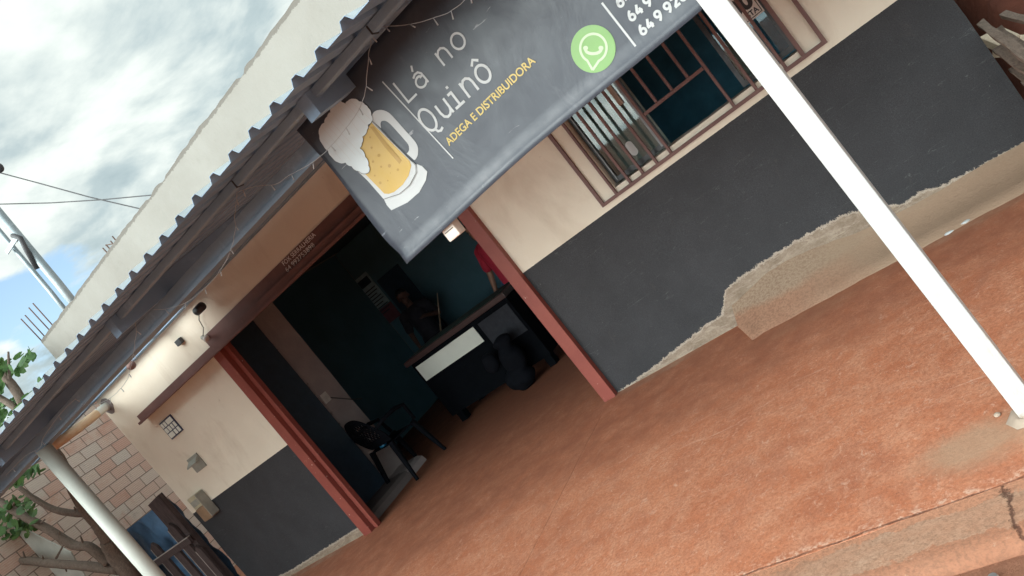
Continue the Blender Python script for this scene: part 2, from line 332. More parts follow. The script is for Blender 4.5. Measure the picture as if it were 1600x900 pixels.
M = dict(
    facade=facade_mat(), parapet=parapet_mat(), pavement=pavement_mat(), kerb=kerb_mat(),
    dirt=dirt_mat('red_earth', (.13, .042, .028), (.22, .075, .048), 2.2), road=dirt_mat('earth_road', (.33, .14, .085), (.46, .22, .14), 1.5),
    plaster=inner_plaster_mat(), haze_teal=simple('hazed_inner_wall', (.075, .165, .21), .7, var=.12, scale=2), ceiling=simple('inner_ceiling', (.06, .10, .12), .9),  # inner wall and ceiling blue has lens haze put into the colour
    brick=brick_mat(), roof=metal_sheet_mat('roof_steel', (.17, .28, .42), (.25, .37, .52), .55, .05),
    zinc=metal_sheet_mat('bare_zinc', (.42, .47, .50), (.55, .60, .63), .5, .2),
    beam=metal_sheet_mat('galvanised_beam', (.19, .29, .40), (.27, .38, .49), .5, .1),
    banner=banner_mat(), red=red_steel_mat(), brown=brown_steel_mat(), white_post=white_post_mat(),
    pole=simple('aged_white_pipe', (.50, .53, .49), .55, var=.1, scale=4), leaf=leaf_mat(), glass=glass_mat(),
    bark=wood_mat('tree_bark', (.10, .075, .06), (.21, .16, .13), (1, 1, .5)), dwood=wood_mat('dark_plank', (.045, .033, .034), (.095, .070, .068)),
    ewood=wood_mat('weathered_edge', (.28, .25, .23), (.42, .38, .35)), logwood=wood_mat('grey_board', (.16, .115, .09), (.34, .26, .21), (1, .12, 1)),
    palewood=wood_mat('pale_offcut', (.50, .41, .30), (.62, .53, .42), (1, .2, 1)),
    tarp=simple('blue_tarp', (.075, .155, .27), .45, var=.3, scale=5, bump=.8, bs=14), black=simple('black_plastic', (.018, .018, .022), .4),
    chair=simple('black_chair_plastic', (.005, .006, .009), .85, spec=.08),
    white=simple('white_ink', (.48, .50, .51), .45, var=.04, bump=.03), cream=simple('foam_ink', (.60, .67, .70), .45, var=.05, scale=3),
    amber=simple('amber_ink', (.50, .33, .075), .45, var=.05, scale=4), amber2=simple('dark_amber_ink', (.38, .23, .045), .45, var=.03),
    outline=simple('outline_ink', (.10, .09, .08), .5, var=.03), yellow=simple('yellow_ink', (.55, .42, .13), .45, var=.03),
    green=simple('green_ink', (.19, .36, .125), .45, var=.10, scale=5), pgreen=simple('pale_green_ink', (.46, .56, .39), .45, var=.03),
    galv=metal_sheet_mat('galvanised_pipe', (.22, .26, .28), (.34, .38, .40), .4, .6), dark=simple('dark_fitting', (.03, .03, .035), .5),
    rebar=simple('rusty_rod', (.11, .065, .05), .8), pvc=None, wire=simple('cable', (.05, .05, .055), .6), led=simple('clear_wire', (.42, .45, .47), .4),
    lamp=simple('bulb_glass', (.55, .52, .50), .15), clay=simple('brown_ball', (.22, .12, .10), .55), ivory=simple('ivory_plastic', (.70, .60, .52), .5),
    boxgrey=simple('grey_plastic', (.27, .27, .24), .5), boxbeige=simple('beige_plastic', (.44, .39, .27), .4), boxbrown=simple('muddy_plastic', (.24, .15, .09), .6),
    plate=simple('navy_enamel', (.03, .04, .085), .35), stencil=simple('grey_stencil_paint', (.85, .82, .82), .7), sill=simple('dusty_sill', (.42, .36, .32), .9, var=.3, scale=20),
    alu=simple('black_aluminium', (.025, .027, .03), .35, .3), alu2=simple('bare_aluminium', (.20, .21, .22), .5, .3), curtain=simple('grey_curtain', (.26, .27, .25), .9, var=.04, scale=2, bump=0.0),
    poster=simple('paper_poster', (.30, .42, .46), .8), poster2=simple('maroon_poster', (.16, .06, .08), .8), navy=simple('dark_board', (.012, .03, .05), .6),
    door=simple('dark_blue_door', (.02, .04, .065), .5, var=.2), panel=simple('white_panel', (.72, .74, .68), .5, var=.03), rail=simple('varnished_rail', (.05, .022, .02), .5),
    table=simple('black_lacquer', (.004, .005, .007), .9, spec=.05), felt=simple('dark_felt', (.02, .05, .04), .95), skin=simple('skin', (.30, .155, .105), .55, var=.08, bump=.05),
    dim_skin=simple('dimmed_skin', (.10, .05, .038), .65), shirt=simple('red_jersey', (.42, .018, .045), .8, var=.1), shorts=simple('blue_shorts', (.028, .115, .24), .8, var=.1), darkcloth=simple('dark_cloth', (.012, .012, .02), .85),  # second skin tone is skin darkened, the room's dimness put into its colour
    hair=simple('black_hair', (.008, .007, .008), .6), cue=simple('pale_cue', (.22, .16, .11), .5), cap=simple('bottle_cap', (.55, .55, .55), .3, .8),
    socket=simple('white_socket', (.62, .60, .57), .5), bluecup=simple('blue_cup', (.02, .22, .42), .4), stone=simple('pale_chip', (.36, .28, .22), .9), rub=simple('pale_scuff', (.50, .40, .32), .95),
)
def pvc():
    t = T('stained_pvc', .5)
    s_ = t.ramp(t.math('ADD', t.y, t.math('MULTIPLY_ADD', t.noise(6, 6, .7), .1, -.05)), [(-.26 + .5, 0), (1, 0)])
    f = t.math('LESS_THAN', t.math('ADD', t.y, t.math('MULTIPLY_ADD', t.noise(9, 6, .7), .08, -.04)), -.22)
    c = t.mix(f, (.68, .68, .64), t.ramp(t.noise(3, 6, .7, (1, .3, 1)), [(.3, (.58, .36, .21)), (.7, (.72, .55, .38))]))
    t.color(c); return t.m
M['pvc'] = pvc()

# ---------------------------------------------------------------- mesh helpers
def obj(name, bm, mat, parent=None, smooth=False, mods=None):
    me = bpy.data.meshes.new(name)
    if bm is not None:
        bmesh.ops.recalc_face_normals(bm, faces=bm.faces[:]) if bm.faces else None
        bm.to_mesh(me); bm.free()
    for mm in (mat if isinstance(mat, list) else [mat]): me.materials.append(mm)
    if smooth:
        for p in me.polygons: p.use_smooth = True
    o = bpy.data.objects.new(name, me); C.objects.link(o)
    if parent is not None: o.parent = parent; o.matrix_parent_inverse = Matrix.Translation(-parent.location) if parent.rotation_euler.to_matrix() == Matrix.Identity(3) else parent.matrix_basis.inverted()
    return o
def tag(o, label=None, cat=None, group=None, kind=None):
    if label: o['label'] = label
    if cat: o['category'] = cat
    if group: o['group'] = group
    if kind: o['kind'] = kind
    return o
def thing(name, label, cat, loc=(0, 0, 0), group=None):
    o = bpy.data.objects.new(name, None); C.objects.link(o); o.location = loc; o.empty_display_size = .1
    return tag(o, label, cat, group)
def box(bm, x0, x1, y0, y1, z0, z1, bev=0.0, mi=0):
    vs = [bm.verts.new(p) for p in ((x0, y0, z0), (x1, y0, z0), (x1, y1, z0), (x0, y1, z0), (x0, y0, z1), (x1, y0, z1), (x1, y1, z1), (x0, y1, z1))]
    fs = [bm.faces.new([vs[i] for i in f]) for f in ((0, 3, 2, 1), (4, 5, 6, 7), (0, 1, 5, 4), (1, 2, 6, 5), (2, 3, 7, 6), (3, 0, 4, 7))]
    for f in fs: f.material_index = mi
    if bev:
        es = list({e for f in fs for e in f.edges}); bmesh.ops.bevel(bm, geom=es, offset=bev, segments=2, affect='EDGES', profile=.6)
def nb(*a, **k):
    bm = bmesh.new(); box(bm, *a, **k); return bm
def slab(bm, pts, y0, y1, mi=0):            # polygon in x,z extruded over y
    a = [bm.verts.new((p[0], y0, p[1])) for p in pts]; b = [bm.verts.new((p[0], y1, p[1])) for p in pts]
    fs = [bm.faces.new(a), bm.faces.new(b[::-1])]
    n = len(pts)
    for i in range(n): fs.append(bm.faces.new((a[i], b[i], b[(i + 1) % n], a[(i + 1) % n])))
    for f in fs: f.material_index = mi
    return bm
def tube(bm, pts, r, seg=8, cap=True):
    pts = [Vector(p) for p in pts]; rs = r if isinstance(r, (list, tuple)) else [r] * len(pts)
    rings = []; up = None
    for i, p in enumerate(pts):
        d = (pts[min(i + 1, len(pts) - 1)] - pts[max(i - 1, 0)]).normalized()
        if up is None: up = d.orthogonal().normalized()
        up = (up - d * up.dot(d)).normalized(); s = d.cross(up)
        rings.append([bm.verts.new(p + (up * math.cos(2 * math.pi * k / seg) + s * math.sin(2 * math.pi * k / seg)) * rs[i]) for k in range(seg)])
    for i in range(len(rings) - 1):
        for k in range(seg): bm.faces.new((rings[i][k], rings[i][(k + 1) % seg], rings[i + 1][(k + 1) % seg], rings[i + 1][k]))
    if cap: bm.faces.new(rings[0][::-1]); bm.faces.new(rings[-1])
    return bm
def ball(bm, c, r, sc=(1, 1, 1), u=16, v=10):
    ret = bmesh.ops.create_uvsphere(bm, u_segments=u, v_segments=v, radius=r)
    for q in ret['verts']: q.co = Vector((q.co.x * sc[0], q.co.y * sc[1], q.co.z * sc[2])) + Vector(c)
def dense(a, b, step, extra=()):
    n = max(1, int(round((b - a) / step))); v = [a + (b - a) * i / n for i in range(n + 1)] + list(extra)
    v = sorted(v); o = [v[0]]
    for q in v[1:]:
        if q - o[-1] > 1e-4: o.append(q)
    return o
def wall_grid(xs, zs, holes, y0, y1, topf=None):
    """front wall with real openings; holes = (x0,x1,z0,z1)"""
    bm = bmesh.new(); V = {}
    def v(i, j, y):
        k = (i, j, y)
        if k not in V:
            z = zs[j]
            if topf and j == len(zs) - 1: z = topf(xs[i])
            V[k] = bm.verts.new((xs[i], y, z))
        return V[k]
    def solid(i, j):
        if i < 0 or j < 0 or i >= len(xs) - 1 or j >= len(zs) - 1: return False
        cx, cz = (xs[i] + xs[i + 1]) / 2, (zs[j] + zs[j + 1]) / 2
        return not any(h[0] < cx < h[1] and h[2] < cz < h[3] for h in holes)
    for i in range(len(xs) - 1):
        for j in range(len(zs) - 1):
            if not solid(i, j): continue
            bm.faces.new((v(i, j, y0), v(i + 1, j, y0), v(i + 1, j + 1, y0), v(i, j + 1, y0)))
            bm.faces.new((v(i, j, y1), v(i, j + 1, y1), v(i + 1, j + 1, y1), v(i + 1, j, y1)))
            if not solid(i - 1, j): bm.faces.new((v(i, j, y0), v(i, j + 1, y0), v(i, j + 1, y1), v(i, j, y1)))
            if not solid(i + 1, j): bm.faces.new((v(i + 1, j, y0), v(i + 1, j, y1), v(i + 1, j + 1, y1), v(i + 1, j + 1, y0)))
            if not solid(i, j - 1): bm.faces.new((v(i, j, y0), v(i, j, y1), v(i + 1, j, y1), v(i + 1, j, y0)))
            if not solid(i, j + 1): bm.faces.new((v(i, j + 1, y0), v(i + 1, j + 1, y0), v(i + 1, j + 1, y1), v(i, j + 1, y1)))
    return bm
def nz(x, s=1.0, o=0.0): return noise.noise(Vector((x * s + o, o * 1.7, 3.3)))
def nz3(p, s): return noise.noise(Vector(p) * s)

# ================================================================ SETTING
def sheet(x0, x1, y0, y1, step, f):
    bm = bmesh.new(); xs = dense(x0, x1, step); ys = dense(y0, y1, step)
    g = [[bm.verts.new((x, y, f(x, y))) for y in ys] for x in xs]
    for i in range(len(xs) - 1):
        for j in range(len(ys) - 1): bm.faces.new((g[i][j], g[i + 1][j], g[i + 1][j + 1], g[i][j + 1]))
    return bm
# ground: one big sheet, dipping slightly below the slab
bm = bmesh.new(); xs = [-400, -120, -40, -20] + dense(-16, 10, .5)[:] + [20, 40, 120, 400]; ys = [-400, -120, -40, -20] + dense(-12, 12, .5) + [20, 40, 120, 400]
def gz(x, y):
    z = -.045 + .012 * nz3((x, y, 0), 1.3)
    if y > -2.6 and -8.6 < x < 1.2 and y < 6.4: z = -.12
    return z
g = [[bm.verts.new((x, y, gz(x, y))) for y in ys] for x in xs]
for i in range(len(xs) - 1):
    for j in range(len(ys) - 1): bm.faces.new((g[i][j], g[i + 1][j], g[i + 1][j + 1], g[i][j + 1]))
tag(obj('ground', bm, M['road'], smooth=True), kind='structure')
# red earth bank on the right of the house
def bank(x, y):
    e = min(1, max(0, (x - .36) / .25)); t_ = max(0, y - .4)
    return -.06 + e * (.10 + .42 * t_ - .012 * t_ * t_) + .10 * nz3((x, y, 1), 1.7) + .035 * nz3((x, y, 5), 6) + .015 * nz3((x, y, 2), 17)
tag(obj('earth_bank', sheet(.365, 9, -.4, 10, .09, bank), M['dirt'], smooth=True), kind='structure')
# slab under canopy and inside the bar
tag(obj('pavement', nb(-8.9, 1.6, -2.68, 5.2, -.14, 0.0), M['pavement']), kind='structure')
bm = bmesh.new(); xs = dense(-14, 4, .06)
prof = [(-2.68, -.001), (-2.70, -.004), (-2.86, -.010), (-2.905, -.022), (-2.925, -.045), (-2.93, -.14)]
rows = [[bm.verts.new((x, y + (.006 * nz(x, 5, k) if k > 1 else 0), z + .003 * nz(x, 7, k + 3))) for k, (y, z) in enumerate(prof)] for x in xs]
for i in range(len(xs) - 1):
    for k in range(len(prof) - 1): bm.faces.new((rows[i][k], rows[i + 1][k], rows[i + 1][k + 1], rows[i][k + 1]))
tag(obj('kerb', bm, M['kerb'], smooth=True), kind='structure')

# ================================================================ BUILDING
DX0, DX1, DZ = -6.17, -2.87, 2.425
WX0, WX1, WZ0, WZ1 = -1.86, -.41, 1.30, 2.25
bar = thing('bar_building', 'single storey bar with cream walls, dark grey dado and a tall rough parapet', 'building', (-4, 0, 0))
def ptop(x): return 3.86 + .017 * (x + 3.1) + .008 * nz(x, 2.2, 1) + .014 * nz(x, 11, 4) + (-.016 if nz(x, 5.1, 8) > .35 else 0)
xs = dense(-8.25, .345, .07, (DX0, DX1, WX0, WX1)); zs = [-.12, 0, .3, .6, .9, 1.2, WZ0, 1.6, 1.9, WZ1, DZ, 2.7, 3.05]
wf = wall_grid(xs, zs, [(DX0, DX1, -.2, DZ), (WX0, WX1, WZ0, WZ1)], 0.0, .15)
for q in wf.verts:                                             # uneven hand-rendered plaster and worn free edges
    if q.co.y < .01: q.co.y += .004 * nz3(q.co, 1.9)
    if q.co.x > .34: q.co.x += .012 * nz3(q.co, 5)
    if q.co.x < -8.24: q.co.x += .02 * nz3(q.co, 4)
obj('front_wall', wf, M['facade'], bar)
pf = wall_grid(dense(-8.30, .345, .045), [3.05, 3.4, 3.8], [], 0.0, .15, ptop)
for q in pf.verts:
    if q.co.y < .01: q.co.y += .006 * nz3(q.co, 1.7) + .002
obj('parapet', pf, M['parapet'], bar)
bm = bmesh.new(); box(bm, .195, .345, .15, .8, -.12, 3.05); box(bm, .195, .345, 1.9, 6.0, -.12, 3.05); box(bm, .195, .345, .8, 1.9, -.12, 1.3); box(bm, .195, .345, .8, 1.9, 2.3, 3.05); box(bm, -8.25, -8.10, .15, 6.0, -.12, 3.05); box(bm, -8.10, -5.0, 5.85, 6.0, -.12, 3.05); box(bm, -2.6, .195, 5.85, 6.0, -.12, 3.05); box(bm, -5.0, -2.6, 5.85, 6.0, -.12, .9); box(bm, -5.0, -2.6, 5.85, 6.0, 2.4, 3.05)  # right-hand and rear openings added out of view to let daylight in
obj('side_wall', bm, M['parapet'], bar)
obj('roof_slab', nb(-8.25, .345, .15, 6.0, 3.05, 3.17), M['parapet'], bar)
# rooms
bm = bmesh.new(); box(bm, -8.09, -4.9, 4.6, 4.7, 0, 2.88); box(bm, -4.9, -2.43, 4.6, 4.7, 0, .9); box(bm, -4.9, -2.43, 4.6, 4.7, 2.4, 2.88)  # opening hidden by the right jamb, added to bring daylight into the room
obj('back_wall', bm, M['haze_teal'], bar)
bm = bmesh.new(); box(bm, -8.098, -8.09, .16, 4.59, 0.001, 2.88); box(bm, -8.09, -6.73, .152, .160, 0.001, 2.88); obj('inner_lining', bm, M['haze_teal'], bar)
bm = bmesh.new(); box(bm, -2.298, .19, 2.2, 2.25, 0.001, 2.88); obj('store_lining', bm, simple('blue_store_wall', (.05, .20, .30), .7, var=.3, scale=5), bar)
obj('ceiling', nb(-8.09, .19, .155, 5.84, 2.90, 3.04), M['ceiling'], bar)
obj('partition_wall', nb(-2.42, -2.30, .155, 5.84, 0, 2.89), M['haze_teal'], bar)
bm = bmesh.new()                                               # rough inner wall beside the doorway
ys = dense(.155, 1.40, .12); zz = dense(0, 2.89, .15)
for sx, xx in ((0, -6.58), (1, -6.72)):
    gg = [[bm.verts.new((xx + .012 * nz3((xx, y, z), 3), y, z)) for z in zz] for y in ys]
    for i in range(len(ys) - 1):
        for j in range(len(zz) - 1): bm.faces.new((gg[i][j], gg[i + 1][j], gg[i + 1][j + 1], gg[i][j + 1]))
    if sx == 0: g0 = gg
for j in range(len(zz) - 1): bm.faces.new((g0[-1][j], gg[-1][j], gg[-1][j + 1], g0[-1][j + 1]))
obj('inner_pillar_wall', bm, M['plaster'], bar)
bm = bmesh.new(); slab(bm, [(-6.575, 0.0), (-6.17, 0.0), (-6.19, .07), (-6.25, .10), (-6.575, .11)], .16, 1.30); obj('inner_step', bm, M['plaster'], bar)
# cement skirt at the wall foot, right part
bm = bmesh.new(); xs = dense(-1.76, .345, .05); rows = []
for x in xs:
    k = (x + 1.76) / 2.1; o = .16 * max(0, 1 - k * 8)
    a = .02 * nz(x, 4, 2); top = .125 + .10 * math.exp(-((x + 1.25) / .45) ** 2) + .01 * nz(x, 9)
    prof = [(-.001, top), (-.05, top - .035), (-.16, top - .10 + a * .3), (-.30 + a, .035), (-.40 + a, .0), (-.42 + a, -.02)]
    rows.append([bm.verts.new((x + (o if i > 2 else o * .3), y, z + .004 * nz3((x, y, z), 14))) for i, (y, z) in enumerate(prof)])
for i in range(len(xs) - 1):
    for k in range(5): bm.faces.new((rows[i][k], rows[i + 1][k], rows[i + 1][k + 1], rows[i][k + 1]))
e = [bm.verts.new((-1.76, -.001, -.02))]; bm.faces.new(rows[0] + e)
t = T('muddy_skirt', .85, spec=.3)
c = t.ramp(t.noise(4, 8, .7, (.6, 1, 1)), [(.3, (.29, .150, .095)), (.7, (.39, .225, .148))])
up = t.ramp(t.math('ADD', t.z, t.math('MULTIPLY_ADD', t.noise(7, 7, .75), .09, -.045)), [(.09, 0.0), (.12, 1.0)])
c = t.mix(up, c, (.33, .24, .17)); c = t.mix(t.ramp(t.noise(60, 5, .8), [(.4, .5), (.56, 0)]), c, (.14, .06, .04))
c = t.mix(t.ramp(t.math('MULTIPLY_ADD', t.x, 1.0, t.math('MULTIPLY_ADD', t.noise(3, 5), .8, 1.2)), [(.3, 0.0), (.9, .8)]), c, (.33, .235, .165))
t.color(c); t.bump(t.noise(30, 7, .75), .6, .01)
obj('wall_skirt', bm, t.m, bar, smooth=True)

# door frame (parts of building)
df = obj('door_frame', nb(-6.17, -6.045, -.055, .11, 0, 2.41, .004), M['red'], bar)
obj('door_frame', nb(-2.985, -2.87, -.055, .11, 0, 2.41, .004), M['red'], bar)
obj('frame_strip', nb(-6.04, -5.985, .0, .06, .0, 2.41, .004), M['red'], df)
lin = obj('lintel', nb(-6.17, -2.87, -.012, .13, 2.425, 2.545, .004), M['brown'], bar)
rl = bmesh.new(); slab(rl, [(0, 0)] * 0 or [(-7.73, 2.335), (-2.6, 2.335), (-2.6, 2.42), (-7.73, 2.42)], -.075, -.014)
box(rl, -7.735, -2.6, -.115, -.078, 2.325, 2.352, .002)
obj('sliding_rail', rl, M['brown'], bar)
# folded metal leaf standing inside left jamb
obj('door_leaf', nb(-6.56, -6.50, .17, .93, .13, 2.6, .004), M['door'], bar)
# back door with trim, electric socket
dj = obj('back_door', nb(-7.72, -7.20, 4.555, 4.598, .01, 2.12, .004), M['door'], bar)
obj('socket', nb(-6.577, -6.55, 1.02, 1.13, 1.23, 1.35, .005), M['socket'], bar)
cw = bmesh.new(); tube(cw, [(-6.56, 1.1, 1.28), (-6.55, 1.2, 1.2), (-6.52, 1.33, 1.08), (-6.5, 1.45, 1.0)], .006, 6); tag(obj('cable', cw, M['wire'], smooth=True), 'thin dark cable hanging from the white socket inside the bar', 'cable')

# ---- window
win = thing('barred_window', 'wide window with brown steel bars and a half open glass sash', 'window', (-1.16, 0, 1.28))
win.parent = bar; win.matrix_parent_inverse = Matrix.Translation(-bar.location)
for k in ('label', 'category'): del win[k]
win.name = 'window'
bm = bmesh.new()
yb0, yb1 = -.028, -.004
for args in ((-2.012, -1.988, 1.24, 2.30), (-.292, -.268, 1.24, 2.30)): box(bm, args[0], args[1], yb0, yb1, args[2], args[3])
box(bm, -1.987, -.293, yb0, yb1, 1.24, 1.264); box(bm, -1.987, -.293, yb0, yb1, 2.276, 2.30)
obj('outer_frame', bm, M['brown'], win)
def bar_(x0, x1, z0, z1, y0=-.026, y1=-.006): obj('bar', nb(x0, x1, y0, y1, z0, z1, .002), M['brown'], win)
for x in (-1.872, -1.742, -1.632, -1.512, -1.395, -.900, -.735, -.53): bar_(x - .0095, x + .0095, 1.2645, 2.2755)
bar_(-.425, -.40, 1.2645, 2.2755)
bar_(-1.382, -.913, 1.562, 1.586)
for x in (-1.27, -1.145, -1.02): bar_(x - .0095, x + .0095, 1.587, 2.2755)
s_ = bmesh.new(); xs = dense(WX0 + .002, WX1 - .002, .04)
rows = [[s_.verts.new((x, y, WZ0 + .002 + .012 * abs(nz3((x, y, 0), 22)))) for y in (.0, .03, .06, .148)] for x in xs]
for i in range(len(xs) - 1):
    for k in range(3): s_.faces.new((rows[i][k], rows[i + 1][k], rows[i + 1][k + 1], rows[i][k + 1]))
obj('sill', s_, M['sill'], win)
def sash(x0, x1, y):
    b = bmesh.new(); fr = .03
    box(b, x0, x0 + fr, y, y + .025, 1.318, 2.24); box(b, x1 - fr, x1, y, y + .025, 1.318, 2.24)
    box(b, x0 + fr, x1 - fr, y, y + .025, 1.318, 1.352); box(b, x0 + fr, x1 - fr, y, y + .025, 2.21, 2.24)
    f = obj('sash', b, M['alu'], win); obj('pane', nb(x0 + fr, x1 - fr, y + .01, y + .014, 1.352, 2.21), M['glass'], f); return f
s1 = sash(-1.85, -1.40, .055); s2 = sash(-1.51, -1.10, .09) if False else None
s3 = sash(-.80, -.42, .055)
b = bmesh.new(); box(b, -1.44, -1.425, .045, .053, 1.33, 2.2); box(b, -1.83, -1.822, .045, .053, 1.33, 2.2); obj('aluminium_trim', b, M['alu2'], s1)
b = bmesh.new(); bmesh.ops.create_circle(b, cap_ends=True, segments=24, radius=.05)
for q in b.verts:
    q.co = Vector((q.co.x * .55, 0, q.co.y * .55 + (.028 if q.co.y > 0 else -.028))) + Vector((-1.615, .062, 1.445))
obj('sticker', b, M['white'], s1)
# curtain / wall lining behind the left sash
b = bmesh.new(); xs = dense(-2.0, -1.42, .012)
rr = [[b.verts.new((x, .20 + .012 * math.sin(x * 38) + .008 * math.sin(x * 17), z)) for z in (1.1, 1.7, 2.4)] for x in xs]
for i in range(len(xs) - 1):
    for k in range(2): b.faces.new((rr[i][k], rr[i + 1][k], rr[i + 1][k + 1], rr[i][k + 1]))
tag(obj('curtain', b, M['curtain'], smooth=True), 'pale grey curtain behind the left pane of the barred window', 'curtain')
obj('bracket', nb(-1.50, -1.465, .05, .09, 1.72, 2.2, .003), M['sill'], win)
obj('wall_box', nb(-.80, -.68, .16, .2, 1.33, 1.62, .005), M['curtain'], win)

# ================================================================ TEXT helper
def text_mesh(body, h, bold=0.0, spacing=1.0):
    cu = bpy.data.curves.new('txt', 'FONT'); cu.body = body; cu.size = 1; cu.offset = bold; cu.space_character = spacing; cu.resolution_u = 4
    o = bpy.data.objects.new('txt', cu); C.objects.link(o)
    dg = bpy.context.evaluated_depsgraph_get(); dg.update()
    me = bpy.data.meshes.new_from_object(o.evaluated_get(dg)); bpy.data.objects.remove(o); bpy.data.curves.remove(cu)
    xs = [v.co.x for v in me.vertices]; cap = .729
    x0, x1 = min(xs), max(xs)
    b = bmesh.new(); b.from_mesh(me); bpy.data.meshes.remove(me)
    for v in b.verts: v.co = Vector(((v.co.x - x0) , v.co.y, 0))
    return b, x1 - x0, cap
def text_plane(body, p0, p1, h, y, bold=0.0, spacing=1.0, wave=None):
    """text along p0->p1 (x,z points) with cap height h, facing -y"""
    b, wd, cap = text_mesh(body, h, bold, spacing)
    p0 = Vector((p0[0], p0[1])); p1 = Vector((p1[0], p1[1])); dd = p1 - p0; n = Vector((-dd.y, dd.x)).normalized()
    for v in b.verts:
        q = p0 + dd * (v.co.x / wd) + n * (v.co.y / cap * h)
        v.co = Vector((q.x, y + (wave(q.x, q.y) if wave else 0), q.y))
    return b

lt0, lt1 = at(447, 420, -.014), at(494, 371, -.014)
a0, a1 = at(455, 425, -.0165), at(492, 386, -.0165)
tl = text_plane('FOX SERRALHERIA', (-4.72, 2.495), (-4.22, 2.495), .042, -.0145)
tl2 = text_plane('64 992753898', (-4.74, 2.437), (-4.30, 2.437), .042, -.0145)
obj('stencil_lettering', tl, M['stencil'], lin); obj('stencil_lettering', tl2, M['stencil'], lin)

# ================================================================ CANOPY
can = thing('metal_canopy', 'corrugated steel canopy on galvanised beams and two posts over the bar front', 'canopy', (-3, -2.34, 0))
RS = .21
def rz(y): return 2.372 + RS * (y + 2.9)
b = bmesh.new(); pitch = .1385; xs = []
x = -9.7
while x < 1.5:
    xs += [(x, 0), (x + .078, 0), (x + .094, .026), (x + .122, .026)]; x += pitch
cols = []
for (xx, dz) in xs: cols.append([b.verts.new((xx, y, rz(y) + dz + .004 * nz(xx, 3, y))) for y in (-2.9, -2.0, -1.0, -.03 if xx > -6.1 else -.62)])
for i in range(len(cols) - 1):
    for k in range(3): b.faces.new((cols[i][k], cols[i + 1][k], cols[i + 1][k + 1], cols[i][k + 1]))
bmesh.ops.recalc_face_normals(b, faces=b.faces[:])
if sum(f.normal.z for f in b.faces) < 0: bmesh.ops.reverse_faces(b, faces=b.faces[:])
me = bpy.data.meshes.new('roof_sheet'); b.to_mesh(me); b.free(); me.materials.append(M['zinc']); me.materials.append(M['roof'])
ro = bpy.data.objects.new('roof_sheet', me); C.objects.link(ro); ro.parent = can; ro.matrix_parent_inverse = Matrix.Translation(-can.location)
md = ro.modifiers.new('thick', 'SOLIDIFY'); md.thickness = .002; md.offset = -1; md.material_offset = 1; md.material_offset_rim = 1
def purlin(y, w_, z0, z1, x0=-10.2, x1=1.4, mat='beam', name='purlin'):
    b = bmesh.new(); box(b, x0, x1, y - w_ / 2, y + w_ / 2, z0, z1, .004)
    for v in b.verts: v.co.z += 0
    return obj(name, b, M[mat], can)
purlin(-2.6, .035, 2.392, rz(-2.62) - .002)
purlin(-2.27, .08, 2.315, 2.405, x0=-9.6)
purlin(-.06, .08, 2.86, 2.915, x0=-10.0, x1=.3, mat='roof', name='wall_plate')
purlin(-.75, .05, rz(-.775) - .075, rz(-.775) - .002)
# lipped channel bottoms on the post beam
b = bmesh.new(); box(b, -9.6, 1.4, -2.332, -2.312, 2.312, 2.330); obj('beam_lip', b, M['beam'], can)
for x in (-8.2, -6.6, -5.0, -3.34, -1.62, .1):
    b = bmesh.new(); box(b, x - .03, x + .03, -2.66, -.10, 0, .092)
    for v in b.verts: v.co.z += rz(v.co.y) - .096
    obj('rafter', b, M['roof'], can)
# joints of the front purlin
for px, py in ((367, 289), (570, 38)):
    q = at(px, py, -2.62); obj('splice', nb(q.x - .003, q.x + .003, -2.621, -2.579, 2.389, 2.425), M['dark'], can)
# white square post
b = bmesh.new(); box(b, -.356, -.283, -2.405, -2.342, .0, 2.31, .004)
for v in b.verts: v.co.x += -.022 + (2.31 - v.co.z) * .018
po = obj('white_post', b, M['white_post'], can)
b = bmesh.new()
for k in range(14):
    a = 2 * math.pi * k / 14; r = .07 + .012 * math.sin(k * 3.1)
    b.verts.new((-.313 + r * math.cos(a), -2.375 + r * math.sin(a) * .95, .001)); b.verts.new((-.313 + (r - .02) * math.cos(a) * .9, -2.375 + (r - .02) * math.sin(a) * .9, .022 + .006 * math.sin(k * 2.3)))
b.verts.ensure_lookup_table()
for k in range(14): b.faces.new((b.verts[2 * k], b.verts[(2 * k + 2) % 28], b.verts[(2 * k + 3) % 28], b.verts[2 * k + 1]))
b.faces.new([b.verts[2 * k + 1] for k in range(14)])
obj('mortar_foot', b, M['stone'], po, smooth=True)
b = bmesh.new(); tube(b, [(-5.17, -2.34, 0.0), (-5.165, -2.34, 1.2), (-5.16, -2.34, 2.305)], .050, 24)
obj('pipe_post', b, M['pole'], can, smooth=True)

# ================================================================ BANNER
YB = -2.335
def wave(x, z):
    return .007 * math.sin(3.1 * x + 1.2 * z) + .005 * math.sin(1.7 * x + 5.0 * z + 1.0) + .03 * max(0, (1.80 - z)) * math.sin(2.1 * x + .5)
def bedge(x):  # bottom edge height
    return 1.722 + .020 * min(1, (x + 1.965) / .8) + .005 * math.sin(4 * x)
ban = thing('bar_banner', 'dark grey vinyl banner with a beer mug and white lettering on the canopy beam', 'banner', (-1, YB, 1.72))
b = bmesh.new(); NX, NZ = 90, 26; gg = []
for i in range(NX + 1):
    x = -1.962 + i * (2.6 / NX); col = []
    for j in range(NZ + 1):
        t_ = j / NZ; z = bedge(x) + (2.455 - bedge(x)) * t_
        curl = -.020 * max(0, 1 - t_ * 14) + .02 * max(0, 1 - (x + 1.962) * 30) * max(0, 1 - t_ * 6)
        col.append(b.verts.new((x + .008 * math.sin(z * 9) * (i == 0), YB + wave(x, z) + curl, z)))
    gg.append(col)
for i in range(NX):
    for j in range(NZ): b.faces.new((gg[i][j], gg[i + 1][j], gg[i + 1][j + 1], gg[i][j + 1]))
bo = obj('banner_sheet', b, M['banner'], ban, smooth=True)
bo.modifiers.new('t', 'SOLIDIFY').thickness = .0012
